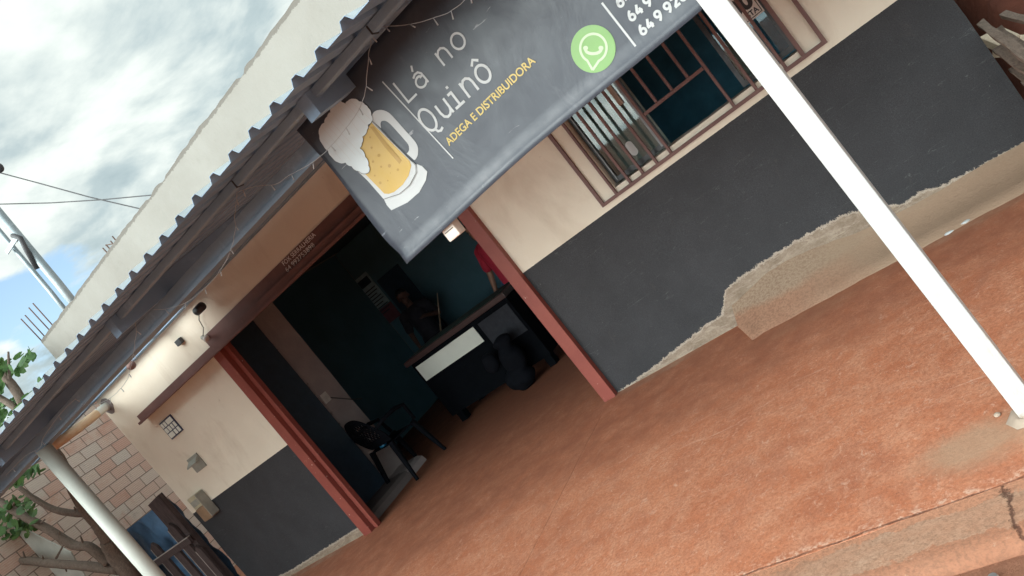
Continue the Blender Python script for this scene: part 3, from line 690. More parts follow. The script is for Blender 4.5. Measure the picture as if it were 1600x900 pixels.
def P6(a, c): p = at(480 + a / 2.1437, c / 2.1437, YB); return (p.x, p.z)
def P62(a, c): p = at(480 + a / 4.286, 130 + c / 4.286, YB); return (p.x, p.z)
def P4(a, c): p = at(880 + a / 6, c / 6, YB); return (p.x, p.z)
def decal_face(bm, pts, lvl):
    vs = [bm.verts.new((p[0], YB + wave(*p) - .002 - lvl * .0012, p[1])) for p in pts]; return bm.faces.new(vs)
def decal(name, polys, mat, lvl=0, parent=None, cuts=2):
    bm = bmesh.new()
    for pl in polys: decal_face(bm, pl, lvl)
    bmesh.ops.triangulate(bm, faces=bm.faces[:])
    if cuts: bmesh.ops.subdivide_edges(bm, edges=bm.edges[:], cuts=cuts, use_grid_fill=True)
    for v in bm.verts: v.co.y = YB + wave(v.co.x, v.co.z) - .002 - lvl * .0012
    return obj(name, bm, mat, parent or ban)
def stroke(pts, w_):                       # thick poly-line as quads + round ends
    pts = [Vector(p) for p in pts]; polys = []
    L_, Rr = [], []
    for i, p in enumerate(pts):
        d = (pts[min(i + 1, len(pts) - 1)] - pts[max(i - 1, 0)]).normalized(); n = Vector((-d.y, d.x)) * w_ / 2
        L_.append(p + n); Rr.append(p - n)
    for i in range(len(pts) - 1): polys.append([tuple(L_[i]), tuple(L_[i + 1]), tuple(Rr[i + 1]), tuple(Rr[i])])
    return polys
def smooth_loop(pts, n=3, closed=True):    # Catmull-Rom
    P = [Vector(p) for p in pts]; o = []; N = len(P)
    for i in range(N if closed else N - 1):
        if closed: p0, p1, p2, p3 = P[i - 1], P[i], P[(i + 1) % N], P[(i + 2) % N]
        else: p0, p1, p2, p3 = P[max(i - 1, 0)], P[i], P[i + 1], P[min(i + 2, N - 1)]
        for k in range(n):
            t_ = k / n; o.append(tuple(.5 * ((2 * p1) + (p2 - p0) * t_ + (2 * p0 - 5 * p1 + 4 * p2 - p3) * t_ ** 2 + (3 * p1 - p0 - 3 * p2 + p3) * t_ ** 3)))
    if not closed: o.append(tuple(P[-1]))
    return o
# --- mug
foam = [(268, 135), (285, 115), (325, 100), (360, 118), (400, 140), (420, 160), (440, 210), (445, 250), (418, 275), (412, 310), (380, 355), (375, 400), (360, 432), (395, 490), (415, 550), (420, 590), (395, 605), (350, 590), (300, 555), (260, 530), (210, 528), (175, 495), (145, 450), (115, 410), (90, 350), (100, 285), (125, 262), (145, 220), (168, 190), (180, 135), (215, 112), (250, 125)]
def scallop(pts, r=.14):                    # bulge each edge outward
    o = []; cx = sum(p[0] for p in pts) / len(pts); cy = sum(p[1] for p in pts) / len(pts)
    n = len(pts); area = sum(pts[i][0] * pts[(i + 1) % n][1] - pts[(i + 1) % n][0] * pts[i][1] for i in range(n)); s = 1 if area > 0 else -1
    for i in range(n):
        a, c = Vector(pts[i]), Vector(pts[(i + 1) % n]); d = c - a; nn = Vector((d.y, -d.x)) * s
        for k in range(4): t_ = k / 4; o.append(tuple(a + d * t_ + nn * r * 4 * t_ * (1 - t_)))
    return o
glass = [(445, 250), (560, 375), (690, 510), (733, 548), (733, 600), (690, 680), (620, 740), (510, 778), (400, 650), (300, 555), (360, 420)]
base = [(733, 540), (770, 555), (805, 592), (795, 650), (750, 730), (670, 800), (560, 853), (530, 820), (510, 778), (620, 740), (690, 680), (733, 600)]
beer = [(440, 262), (560, 385), (690, 520), (700, 550), (680, 620), (640, 680), (580, 730), (545, 742), (515, 740), (385, 605), (350, 500), (370, 350)]
h_out = [(445, 250), (440, 215), (455, 190), (480, 178), (510, 177), (545, 190), (575, 215), (640, 290), (710, 370), (735, 405), (745, 440), (742, 480), (730, 505), (718, 515)]
h_in = [(500, 300), (497, 270), (505, 252), (530, 250), (560, 270), (610, 325), (665, 390), (682, 415), (685, 445), (678, 460), (668, 470)]
mug = decal('mug_glass', [[P62(*p) for p in glass]], M['white'], 1)
hs = []; n_ = 12
A_ = smooth_loop([P62(*p) for p in h_out], 4, False); B_ = smooth_loop([P62(*p) for p in h_in], 4, False)
def resample(L_, n):
    o = []; 
    for i in range(n + 1):
        t_ = i / n * (len(L_) - 1); k = min(int(t_), len(L_) - 2); f = t_ - k; o.append((L_[k][0] * (1 - f) + L_[k + 1][0] * f, L_[k][1] * (1 - f) + L_[k + 1][1] * f))
    return o
A_ = resample(A_, 30); B_ = resample(B_, 30)
decal('mug_handle', [[A_[i], A_[i + 1], B_[i + 1], B_[i]] for i in range(30)], M['white'], 0, mug, 0)
decal('mug_base', [[P62(*p) for p in base]], M['white'], 0, mug)
decal('mug_beer', [[P62(*p) for p in beer]], M['amber'], 2, mug)
decal('mug_highlight', [[P62(*p) for p in ((430, 290), (452, 285), (545, 405), (637, 515), (622, 540), (520, 420))]], M['amber2'], 3, mug)
bub = []
for (cx, cy, r) in ((428, 360, 6), (436, 430, 7), (484, 482, 10), (444, 524, 8), (498, 558, 7), (554, 552, 11), (610, 578, 8), (454, 618, 6), (490, 667, 9), (541, 652, 5), (560, 600, 3)):
    bub.append([P62(cx + r * math.cos(a * math.pi / 6), cy + r * 1.1 * math.sin(a * math.pi / 6)) for a in range(12)])
for bb in bub: decal('bubble', [bb], M['amber2'], 3, mug, 0)
decal('mug_foam', [[P62(*p) for p in scallop(foam)]], M['cream'], 4, mug, 1)
def shift(p, c): return p
ol = [P62(*p) for p in scallop(foam)[28:72]]
decal('mug_outline', stroke(ol, .0022) + stroke([P62(*p) for p in ((445, 250), (560, 372), (690, 505), (731, 548), (733, 600), (690, 680), (620, 740), (510, 777))], .0022), M['outline'], 5, mug, 0)
fl = []
for a, c in (((180, 200), (300, 330)), ((150, 230), (390, 500)), ((130, 265), (330, 480)), ((270, 130), (430, 300)), ((110, 290), (300, 520)), ((300, 110), (440, 240)), ((230, 150), (370, 340)), ((120, 370), (240, 520))):
    fl += stroke([P62(*a), P62(*c)], .0012)
decal('mug_creases', fl, simple('faint_ink', (.55, .55, .545), .5, var=.02), 5, mug, 0)
# --- rules
decal('rule', stroke([P6(257, 272), P6(490, 530)], .0055), M['white'], 0); decal('rule', stroke([P4(363, 26), P4(690, 450)], .0075), M['white'], 0)
# --- hand drawn letters.  frame: origin u along baseline, v up, in metres
def frame(o, px):
    ox, oz = o; dx = Vector((px[0] - ox, px[1] - oz)).normalized(); dn = Vector((-dx.y, dx.x))
    return lambda u, v: tuple(Vector((ox, oz)) + dx * u + dn * v)
def arc(cx, cy, rx, ry, a0, a1, n=16): return [(cx + rx * math.cos(R_(a0 + (a1 - a0) * i / n)), cy + ry * math.sin(R_(a0 + (a1 - a0) * i / n))) for i in range(n + 1)]
def letters(name, F, strokes, w_, mat='white'):
    polys = []
    for s in strokes: polys += stroke([F(*p) for p in s], w_)
    decal(name, polys, M[mat], 0, None, 0)
o1, e1 = P6(343, 341), P6(525, 158)
F = frame(o1, e1); LW = (Vector(e1) - Vector(o1)).length          # baseline length L..o
xh = .058
sL = [[(0, .094), (0, 0)], [(-.004, 0), (.052, 0)]]
ua = LW * .315
sa = [arc(ua - .002, .021, .024, .021, 60, 330, 16), [(ua - .02, .050), (ua - .004, .057), (ua + .012, .055), (ua + .021, .043), (ua + .022, .02), (ua + .022, 0)], [(ua + .004, .035), (ua + .022, .036)], [(ua - .004, .070), (ua + .008, .090)]]
un = LW * .755
sn = [[(un - .024, xh), (un - .024, 0)], [(un - .024, .035)] + [(un - .020, .046), (un - .008, .056), (un + .006, .057), (un + .018, .048), (un + .022, .035), (un + .022, 0)]]
uo = LW * 1.0
so_ = [arc(uo, xh * .5, .027, xh * .5, 0, 372, 26)]
letters('lettering', F, sL, .0085); letters('lettering', F, sa, .0085); letters('lettering', F, sn, .0085); letters('lettering', F, so_, .0085)
o2, e2 = P6(430, 432), P6(618, 262)
F = frame(o2, e2); LW2 = (Vector(e2) - Vector(o2)).length; xh = .066; w2 = .0105
letters('lettering', F, [arc(0, .046, .031, .046, 0, 372, 28), [(.000, .004), (.006, -.014), (.018, -.019), (.034, -.014)]], w2)
uu = LW2 * .275
letters('lettering', F, [[(uu - .024, xh), (uu - .024, .03), (uu - .020, .012), (uu - .008, .002), (uu + .006, .003), (uu + .018, .012), (uu + .024, .026)], [(uu + .024, xh), (uu + .024, 0)]], w2)
ui = LW2 * .475
letters('lettering', F, [[(ui - .018, xh - .004), (ui + .005, xh - .004)], [(ui + .002, xh), (ui + .002, .004)], [(ui - .024, .004), (ui + .026, .004)], [(ui - .004, xh + .020), (ui + .007, xh + .020)]], w2)
un = LW2 * .715
letters('lettering', F, [[(un - .024, xh), (un - .024, 0)], [(un - .024, .04), (un - .018, .054), (un - .006, .064), (un + .008, .064), (un + .020, .054), (un + .024, .04), (un + .024, 0)]], w2)
uo = LW2 * .955
letters('lettering', F, [arc(uo, xh * .5, .028, xh * .5, 0, 372, 26), [(uo - .018, xh + .014), (uo, xh + .030), (uo + .018, xh + .014)]], w2)
def btext(body, p0, p1, h, mat, bold, name='lettering', sp=1.0):
    b = text_plane(body, p0, p1, h, YB, bold, sp, wave=lambda x, z: wave(x, z) - .0022)
    return obj(name, b, mat, ban)
btext('ADEGA E DISTRIBUIDORA', P6(477, 488), P6(768, 206), .031, M['yellow'], .018)
# --- green disc with speech bubble and handset
dc = P4(280, 460); rr_ = (Vector(P4(520, 460)) - Vector(P4(40, 460))).length / 2
cx_, cz_ = dc; RD = .0805
disc = decal('green_disc', [[(cx_ + RD * math.cos(i * math.pi / 20), cz_ + RD * math.sin(i * math.pi / 20)) for i in range(40)]], M['green'], 0)
rc = P4(284, 450); rcx, rcz = rc; rb = .0475
tipp = P4(278, 672)
ang = math.atan2(tipp[1] - rcz, tipp[0] - rcx)
ring = [(rcx + rb * math.cos(ang + R_(26) + R_(308) * i / 30), rcz + rb * math.sin(ang + R_(26) + R_(308) * i / 30)) for i in range(31)]
decal('bubble_ring', stroke([(tipp[0] * .93 + rcx * .07, tipp[1] * .93 + rcz * .07)] + ring + [(tipp[0] * .93 + rcx * .07, tipp[1] * .93 + rcz * .07)], .0085), M['pgreen'], 1, disc, 0)
hp = smooth_loop([P4(*p) for p in ((205, 452), (222, 485), (255, 500), (290, 502), (325, 495), (350, 478), (362, 452))], 3, False)
decal('handset', stroke(hp, .0105) + [[P4(x + 24 * math.cos(a), y + 22 * math.sin(a)) for a in [k * math.pi / 5 for k in range(10)]] for x, y in ((212, 450), (355, 450))], M['pgreen'], 1, disc, 0)
b0 = P4(742, 332)
def digits(body, p0, p1, h, w_):
    F_ = frame(p0, p1); u = 0; k = h / 46.0; polys = []
    for ch in body:
        if ch == ' ': u += .011; continue
        S = {'6': [arc(14, 14, 12, 12, 0, 372, 20), [(3, 16), (6, 28), (13, 38), (20, 44)]], '9': [arc(14, 31, 12, 12, 0, 372, 20), [(25, 29), (22, 17), (15, 7), (8, 1)]],
             '4': [[(20, 44), (3, 14)], [(0, 13), (31, 13)], [(22, 26), (22, 0)]], '2': [arc(14, 32, 11, 11, 165, -40, 14) + [(3, 4)], [(0, 3.5), (27, 3.5)]], '1': [[(4, 36), (13, 43)], [(12, 46), (12, 0)]]}[ch]
        for st in S: polys += stroke([F_(u + a * k, b_ * k) for a, b_ in st], w_)
        u += (.0288 if ch != '1' else .020)
    decal('phone_number', polys, M['white'], 0, None, 0)
digits('64 9 926', P4(745, 338), P4(1148, -5), .036, .0088)
digits('64 9 1', P4(642, 206), P4(905, -20), .036, .0088)
digits('64 9', P4(532, 78), P4(735, -95), .036, .0088)

# sticker on the right pane of the window
sy = .050
def WS(px, py): p = at(px, py, sy); return (p.x, p.z)
bl, br = WS(1176, 31), WS(1192, 16)
cxr = br[0] + .005; bz = (bl[1] + br[1]) / 2 - .004
b = bmesh.new(); x1s = cxr + .002; x0s = x1s - .23; z0s = bz; z1s = z0s + .26
stp = obj('notice_sticker', nb(x0s, x1s, sy, sy + .002, z0s, z1s), simple('notice_paper', (.80, .77, .74), .7, var=.05), s3)
b = bmesh.new()
for a in ((x0s + .008, x1s - .008, z0s + .008, z0s + .013), (x0s + .008, x0s + .013, z0s + .014, z1s - .008), (x1s - .013, x1s - .008, z0s + .014, z1s - .008)): box(b, a[0], a[1], sy - .001, sy - .0003, a[2], a[3])
obj('notice_border', b, M['dark'], stp)
obj('notice_lettering', text_plane('STA', (x1s - .098, z0s + .022), (x1s - .02, z0s + .022), .034, sy - .0012, .03), M['dark'], stp)
obj('notice_lettering', text_plane('00', (x1s - .17, z0s + .072), (x1s - .018, z0s + .072), .098, sy - .0012, .05), M['dark'], stp)

# ================================================================ STRING LIGHTS, lamps, boxes
def string_light(pts, y, label, every=9):
    P = smooth_loop([(at(px, py, y).x, at(px, py, y).z) for px, py in pts], 8, False)
    b = bmesh.new()
    P3 = [Vector((p[0], y + .008 * nz(i * .3, 1, 2), p[1])) for i, p in enumerate(P)]
    tube(b, P3, .0013, 5)
    for i in range(3, len(P3), every):
        d = Vector((random.uniform(-.6, .6), random.uniform(-.5, .2), -1)).normalized() * .03
        tube(b, [P3[i], P3[i] + d], [.0016, .0030], 5)
    return tag(obj('string_light', b, M['led'], smooth=True), label, 'string light', 'icicle string lights on the canopy')
string_light([(371, 300), (367, 335), (366, 369), (357, 400), (340, 428), (318, 452), (290, 473), (262, 482), (240, 484)], -2.42, 'icicle light wire drooping from the front beam towards the doorway lintel, left of the banner')
string_light([(212, 470), (212, 500), (211, 535), (207, 562), (200, 590), (188, 608), (172, 622), (150, 632), (128, 632)], -2.42, 'icicle light wire hanging past the brown ball near the white drain pipe')
string_light([(371, 300), (400, 291), (430, 288), (452, 274), (478, 260), (500, 245), (520, 225), (538, 204), (552, 185), (566, 160), (572, 135), (575, 100), (578, 72), (582, 52), (598, 42), (625, 40), (655, 35), (680, 27), (700, 20), (722, 4), (740, -15)], -2.445, 'icicle light wire strung across the beer mug on the banner', 11)
string_light([(10, 742), (40, 712), (62, 700), (70, 680), (100, 640), (120, 622)], -2.42, 'icicle light wire along the beam above the pipe post')
q = at(205, 571, -.35); b = bmesh.new(); ball(b, q, .046, (1, 1, .95)); tube(b, [q + Vector((0, 0, .04)), q + Vector((0, 0, .10))], .014, 8); tube(b, [q + Vector((0, 0, .1)), Vector((q.x, q.y, rz(q.y) - .01))], .004, 5)
tag(obj('ball_lamp', b, M['clay'], smooth=True), 'round brown ball hanging from the canopy above the drain pipe', 'lamp')
lp = thing('light_bulb', 'bare bulb in a holder at the left end of the door lintel', 'light bulb', tuple(at(322, 528, -.06)))
q = lp.location.copy(); b = bmesh.new(); ball(b, q + Vector((.02, -.02, -.01)), .032, (1, 1, 1)); obj('bulb', b, M['lamp'], lp, True)
b = bmesh.new(); tube(b, [q + Vector((-.015, .0, .01)), q + Vector((-.075, .035, .03))], [.02, .024], 12); obj('holder', b, M['boxgrey'], lp, True)
b = bmesh.new(); w0 = at(311, 492, -.04); tube(b, [q + Vector((-.05, .02, .03)), at(318, 512, -.03), at(311, 500, -.03), w0], .0045, 6); obj('cord', b, M['wire'], lp, True)
q = at(312, 482, -.14); b = bmesh.new(); tube(b, [q + Vector((-.06, 0, .0)), q + Vector((.05, 0, .0))], .042, 14)
tag(obj('cable_reel', b, M['dark'], smooth=True), 'round black fitting under the wall plate above the bare bulb', 'fitting')
q = at(282, 533, -.01); tag(obj('sensor_box', nb(q.x - .045, q.x + .045, -.045, -.006, q.z - .03, q.z + .03, .006), M['dark']), 'small dark box high on the cream wall left of the doorway', 'box')
q = at(708, 359, -2.30); jb = obj('junction_box', nb(q.x - .033, q.x + .033, -2.33, -2.27, q.z - .034, q.z + .10, .006), M['ivory']); tag(jb, 'small ivory connector block dangling below the lower edge of the banner', 'connector')
obj('screw_slot', nb(q.x - .026, q.x + .026, -2.333, -2.3315, q.z + .006, q.z + .009), M['dark'], jb)

# number plate
npl = thing('tile_plate', 'navy enamel plate with small white tiles on the cream wall', 'plate', tuple(at(267, 667, 0)))
x0, x1, z0, z1 = -7.615, -7.355, 1.985, 2.205
obj('plate_back', nb(x0, x1, -.014, -.004, z0, z1, .002), M['plate'], npl)
b = bmesh.new(); u = lambda t_: x0 + .012 + (x1 - x0 - .024) * t_
for r, row in enumerate([[(0, .18), (.22, .42), (.47, 1)], [(0, .24), (.28, .50), (.55, .74), (.80, 1)], [(0, .44), (.50, .72), (.78, 1)]]):
    zt = z1 - .015 - r * .067
    for a, c in row: box(b, u(a) + .003, u(c) - .003, -.019, -.0145, zt - .056, zt, .001)
obj('white_tiles', b, M['panel'], npl)
# hooded fitting
q = at(309, 722, 0); hb = thing('door_bell', 'grey hooded bell push on the cream wall below the tile plate', 'bell', tuple(q))
obj('back_plate', nb(q.x - .11, q.x + .10, -.02, -.003, q.z - .09, q.z + .09, .004), M['boxgrey'], hb)
b = bmesh.new(); slab(b, [(q.x - .10, q.z + .0), (q.x + .09, q.z + .0), (q.x + .09, q.z + .06), (q.x - .10, q.z + .06)], -.085, -.021)
for v in b.verts:
    if v.co.y < -.05 and v.co.z > q.z + .02: v.co.z -= .045
obj('hood', b, M['boxgrey'], hb)
# wall meter box, upper beige, lower muddy
q = at(322, 784, 0); mb = thing('meter_box', 'beige plastic box with a muddy lower half straddling the dado line', 'box', tuple(q))
b = bmesh.new(); box(b, q.x - .10, q.x + .09, -.10, -.003, q.z - .0, q.z + .15, .010); obj('box_upper', b, M['boxbeige'], mb)
b = bmesh.new(); box(b, q.x - .085, q.x + .095, -.115, -.003, q.z - .17, q.z - .002, .010); obj('box_lower', b, M['boxbrown'], mb)
b = bmesh.new(); box(b, q.x + .096, q.x + .110, -.12, -.01, q.z - .16, q.z + .14, .003); box(b, q.x - .08, q.x + .06, -.104, -.1005, q.z + .03, q.z + .10); obj('box_rim', b, M['boxgrey'], mb)
# drain pipe
a = at(168, 634, -.0); b = bmesh.new()
dp = thing('drain_pipe', 'white drain pipe stained orange jutting from the wall corner under the canopy', 'pipe', tuple(a))
tube(b, [a + Vector((0, .02, 0)), a + Vector((0, -.05, 0)), a + Vector((.20, -.35, -.05)), a + Vector((.42, -.7, -.10)), a + Vector((.66, -1.08, -.15))], .048, 16); obj('pipe', b, M['pvc'], dp, True)
b = bmesh.new(); bmesh.ops.create_circle(b, cap_ends=True, segments=22, radius=.10)
for v in b.verts: v.co = Vector((v.co.x * (1 + .2 * nz(v.co.x * 40, 1)), 0, v.co.y * (1 + .25 * nz(v.co.y * 30, 1, 2)))) + a + Vector((0, -.006, 0))
r_ = bmesh.ops.extrude_face_region(b, geom=b.faces[:]); 
for v in r_['geom']:
    if isinstance(v, bmesh.types.BMVert): v.co.y += .02; v.co = a + (v.co - a) * 1.0
obj('mortar_ring', b, M['plaster'], dp)

# ================================================================ ROOFTOP things
ms = thing('service_mast', 'galvanised electric service mast of strapped conduits behind the parapet', 'mast', (-8.0, .4, 3.4))
for (x, y, r) in ((-7.93, .38, .048), (-8.02, .44, .040), (-8.17, .40, .028)):
    b = bmesh.new(); tube(b, [(x - .06, y, 3.1), (x, y, 4.2), (x + .03, y, 6.2)], r, 14); obj('conduit', b, M['galv'], ms, True)
b = bmesh.new(); q = at(38, 400, .34); tube(b, [at(20, 368, .33), at(32, 372, .31), at(42, 392, .31), at(58, 420, .33)], .028, 8); obj('bent_cable', b, M['wire'], ms, True)
b = bmesh.new(); q = at(14, 388, .32); box(b, -8.21, -7.86, .32, .335, q.z - .025, q.z + .025); obj('clamp', b, M['galv'], ms)
for pts, lb in (([(-30, 262), (0, 270), (60, 286), (140, 308), (222, 327), (260, 336)], 'upper sagging black wire running to the parapet'), ([(-30, 320), (0, 319), (80, 317), (160, 312), (246, 304), (290, 300)], 'lower nearly straight black wire crossing behind the parapet')):
    b = bmesh.new(); tube(b, [at(px, py, .6) for px, py in pts], .007, 6); tag(obj('overhead_wire', b, M['wire'], smooth=True), lb, 'wire')
q = at(-2, 262, .6); b = bmesh.new(); ball(b, q, .05, (1, 1, 1.2)); ball(b, q + Vector((.02, 0, .09)), .035); tag(obj('insulator', b, M['dark'], smooth=True), 'dark insulator knob where the overhead wire ends at the frame edge', 'insulator')
def rods(name, pix, label, lean):
    r = thing(name, label, 'steel rods', tuple(at(*pix[0], .08)))
    for (px, py), h in zip(pix, lean):
        a = at(px, py, .08); b = bmesh.new(); tube(b, [a - Vector((0, 0, .15)), a + Vector((h[0], 0, h[1]))], .007, 6); obj('rod', b, M['rebar'], r, True)
    return r
r1 = rods('rebar_bundle', [(66, 532), (72, 527), (82, 520), (88, 514)], 'rusty rods sticking up at the left end of the parapet', [(-.04, .34), (-.03, .34), (-.03, .38), (-.02, .38)])
r2 = rods('rebar_bundle', [(172, 398), (177, 393), (184, 390), (188, 384)], 'short rusty rods with a tie sticking up midway along the parapet', [(-.02, .10), (-.02, .10), (.0, .11), (.0, .12)])
b = bmesh.new(); tube(b, [at(165, 383, .08), at(183, 380, .08)], .006, 6); tube(b, [at(170, 392, .08), at(186, 376, .08)], .006, 6); obj('tie', b, M['rebar'], r2)

# ================================================================ LEFT: block wall, gate, tree
bw = bpy.data.objects.new('x', None)
b = bmesh.new(); xs = dense(-14, 9, .4); box(b, -14, 9, 0, .12, -.1, 3.75)
wl = obj('block_wall', b, M['brick']); wl.location = (-11.62, 2.06, 0); wl.rotation_euler = (0, 0, math.atan2(.9748, -.2229)); tag(wl, 'unplastered wall of salmon clay blocks left of the bar', 'wall')
b = nb(-2.6, .3, -.10, -.02, -.1, 0) ; b.free()
# low grey plastered wall behind tree
q0 = at(0, 815, .2); 
bm = bmesh.new(); slab(bm, [(lambda p: (p.x, p.z))(at(px, py, -.22)) for px, py in ((-60, 775), (112, 862), (150, 925), (20, 1010), (-90, 960))], -.232, -.22)
tag(obj('cement_sheet', bm, simple('grey_cement', (.42, .42, .38), .9, var=.15, scale=3)), 'grey cement sheet leaning behind the bare limbs of the tree', 'sheet')
# wooden gate
gt = thing('plank_gate', 'rough gate of dark pointed planks beside the bar corner', 'gate', (-8.9, -.06, 0))
def plank(name, x0, x1, zt, y0=-.08, y1=-.03, lean=0.0, point=0.0, mat='dwood', par=gt, zb=-.05, bev=.004):
    b = bmesh.new()
    pts = [(x0, zb), (x1, zb), (x1, zt - point), ((x0 + x1) / 2 + (x1 - x0) * .1, zt), (x0, zt - point * .8)] if point else [(x0, zb), (x1, zb), (x1, zt), (x0, zt - .02)]
    pts = [(p[0] + lean * (p[1] - zb), p[1]) for p in pts]; slab(b, pts, y0, y1)
    return obj(name, b, M[mat], par)
plank('wide_board', -8.60, -8.335, 1.61, -.12, -.05, -.005)
plank('wide_board', -9.92, -9.62, 1.50, -.11, -.05, .0)
for x0, x1, zt in ((-8.57, -8.43, 1.28), (-8.80, -8.67, 1.02), (-9.10, -8.96, 1.22), (-9.42, -9.30, 1.10), (-9.58, -9.46, 1.0), (-8.42, -8.32, .9)):
    p = plank('picket', x0, x1, zt, -.16, -.13, 0, .07)
    b = bmesh.new(); box(b, x0 - .010, x0 - .001, -.162, -.128, -.05, zt - .06); obj('pale_edge', b, M['ewood'], p)
b = bmesh.new(); box(b, -9.63, -8.30, -.20, -.165, .955, 1.03); box(b, -9.63, -8.30, -.203, -.162, 1.031, 1.040, mi=1); obj('rail', b, [M['dwood'], M['ewood']], gt)
for x, zt, r in ((-9.47, 1.80, .035), (-9.66, 1.76, .03), (-9.80, 1.70, .035)):
    b = bmesh.new(); tube(b, [(x + .05, -.13, 0), (x, -.13, zt)], [r * 1.2, r], 7); obj('stake', b, M['dwood'], gt)
b = bmesh.new(); xs = dense(-9.75, -8.45, .05); zz = dense(-.1, 1.52, .06)
gg = [[b.verts.new((x, .06 + .012 * math.sin(x * 17 + z * 2) + .05 * nz3((x * 1.6, 0, z), 3.5) + .02 * nz3((x, 2, z), 11), z)) for z in zz] for x in xs]
for i in range(len(xs) - 1):
    for j in range(len(zz) - 1): b.faces.new((gg[i][j], gg[i + 1][j], gg[i + 1][j + 1], gg[i][j + 1]))
tag(obj('tarpaulin', b, M['tarp'], smooth=True), 'crumpled blue plastic sheet hung behind the plank gate', 'tarpaulin')

tree = thing('garden_tree', 'bare limbed tree with two lobed green leaves in front of the block wall', 'tree', tuple(at(205, 960, -.42)))
YT = -.42
def limb(pix, rad, name='branch', y=YT):
    P = [at(px, py, y + dy) for px, py, dy in [(p[0], p[1], p[2] if len(p) > 2 else 0) for p in pix]]
    S = []
    for i in range(len(P) - 1):
        for k in range(5):
            t_ = k / 5; p0, p1, p2, p3 = P[max(i - 1, 0)], P[i], P[i + 1], P[min(i + 2, len(P) - 1)]
            S.append(.5 * ((2 * p1) + (p2 - p0) * t_ + (2 * p0 - 5 * p1 + 4 * p2 - p3) * t_ ** 2 + (3 * p1 - p0 - 3 * p2 + p3) * t_ ** 3))
    S.append(P[-1]); n = len(S); rs = [rad[0] + (rad[1] - rad[0]) * i / (n - 1) * 1.0 for i in range(n)]
    rs = [r * (1 + .12 * nz(i * .7, 1, rad[0] * 50)) for i, r in enumerate(rs)]
    b = bmesh.new(); tube(b, S, rs, 9); return obj(name, b, M['bark'], tree, True)
limb([(330, 1120), (265, 1010), (205, 900), (180, 868), (168, 845)], (.12, .085), 'trunk')
limb([(168, 845), (155, 822), (130, 790), (108, 750), (92, 715), (70, 690), (52, 660), (40, 640)], (.075, .05))
limb([(170, 880), (140, 855), (115, 852), (80, 830), (40, 808), (0, 785), (-40, 760)], (.062, .045))
limb([(185, 890), (130, 884), (80, 880), (40, 876), (0, 880), (-40, 885)], (.062, .045))
limb([(175, 870), (160, 835), (142, 810), (132, 795)], (.05, .04))
limb([(150, 800, .0), (120, 802), (85, 796), (55, 780), (30, 762)], (.05, .028))
limb([(40, 640), (28, 615), (10, 590), (-10, 565), (-30, 530)], (.055, .04))
limb([(28, 640), (0, 622), (-30, 615)], (.04, .03))
limb([(15, 600), (14, 575), (13, 550)], (.02, .01))
limb([(0, 860), (20, 872), (45, 880)], (.03, .02))
for k in range(10):                         # small stubs on the limbs
    a = [(88, 872, 100, 850), (150, 800, 148, 785), (60, 820, 70, 812), (95, 840, 92, 830), (20, 790, 26, 778), (100, 880, 104, 893), (130, 850, 126, 838), (40, 875, 36, 862), (120, 802, 116, 792), (70, 880, 66, 868)][k]
    limb([(a[0], a[1]), (a[2], a[3])], (.016, .008), 'twig')
lf = bmesh.new()
def leaf(p, s, nrm, rot):
    q = nrm.to_track_quat('Z', 'Y').to_matrix() @ Matrix.Rotation(rot, 3, 'Z')
    o = [(0, -.5, 0), (.32, -.42, .03), (.5, -.05, .07), (.42, .36, .08), (.22, .52, .06), (.06, .30, .0), (0, .16, 0)]
    vs = {}
    c0 = [lf.verts.new(p + q @ (Vector(v) * s)) for v in o]; c1 = [c0[0]] + [lf.verts.new(p + q @ (Vector((-v[0], v[1], v[2])) * s)) for v in o[1:6]] + [c0[6]]
    lf.faces.new(c0); lf.faces.new(c1[::-1])
rnd = random.Random(3)
clus = [(20, 655, 34, 26, 60), (70, 648, 26, 14, 26), (5, 690, 22, 20, 26), (45, 628, 26, 12, 20), (25, 580, 22, 14, 7), (40, 555, 12, 10, 8), (8, 575, 8, 20, 8),
        (10, 745, 26, 16, 26), (50, 735, 16, 8, 10), (35, 790, 24, 16, 24), (15, 828, 32, 12, 30), (45, 818, 16, 12, 14), (0, 800, 20, 22, 22), (-20, 600, 30, 60, 60), (-30, 760, 30, 60, 60), (66, 597, 8, 4, 2), (92, 600, 6, 6, 3), (60, 668, 22, 14, 22)]
for cx, cy, rx, ry, n in clus:
    for _ in range(n):
        a = rnd.uniform(0, 6.28); r = math.sqrt(rnd.random())
        p = at(cx + rx * r * math.cos(a), cy + ry * r * math.sin(a), YT + rnd.uniform(-.10, .30))
        nrm = Vector((rnd.uniform(-.6, .8), rnd.uniform(-1.2, .1), rnd.uniform(.1, 1.2))).normalized()
        leaf(p, rnd.uniform(.085, .15), nrm, rnd.uniform(0, 6.28))
obj('crown', lf, M['leaf'], tree)

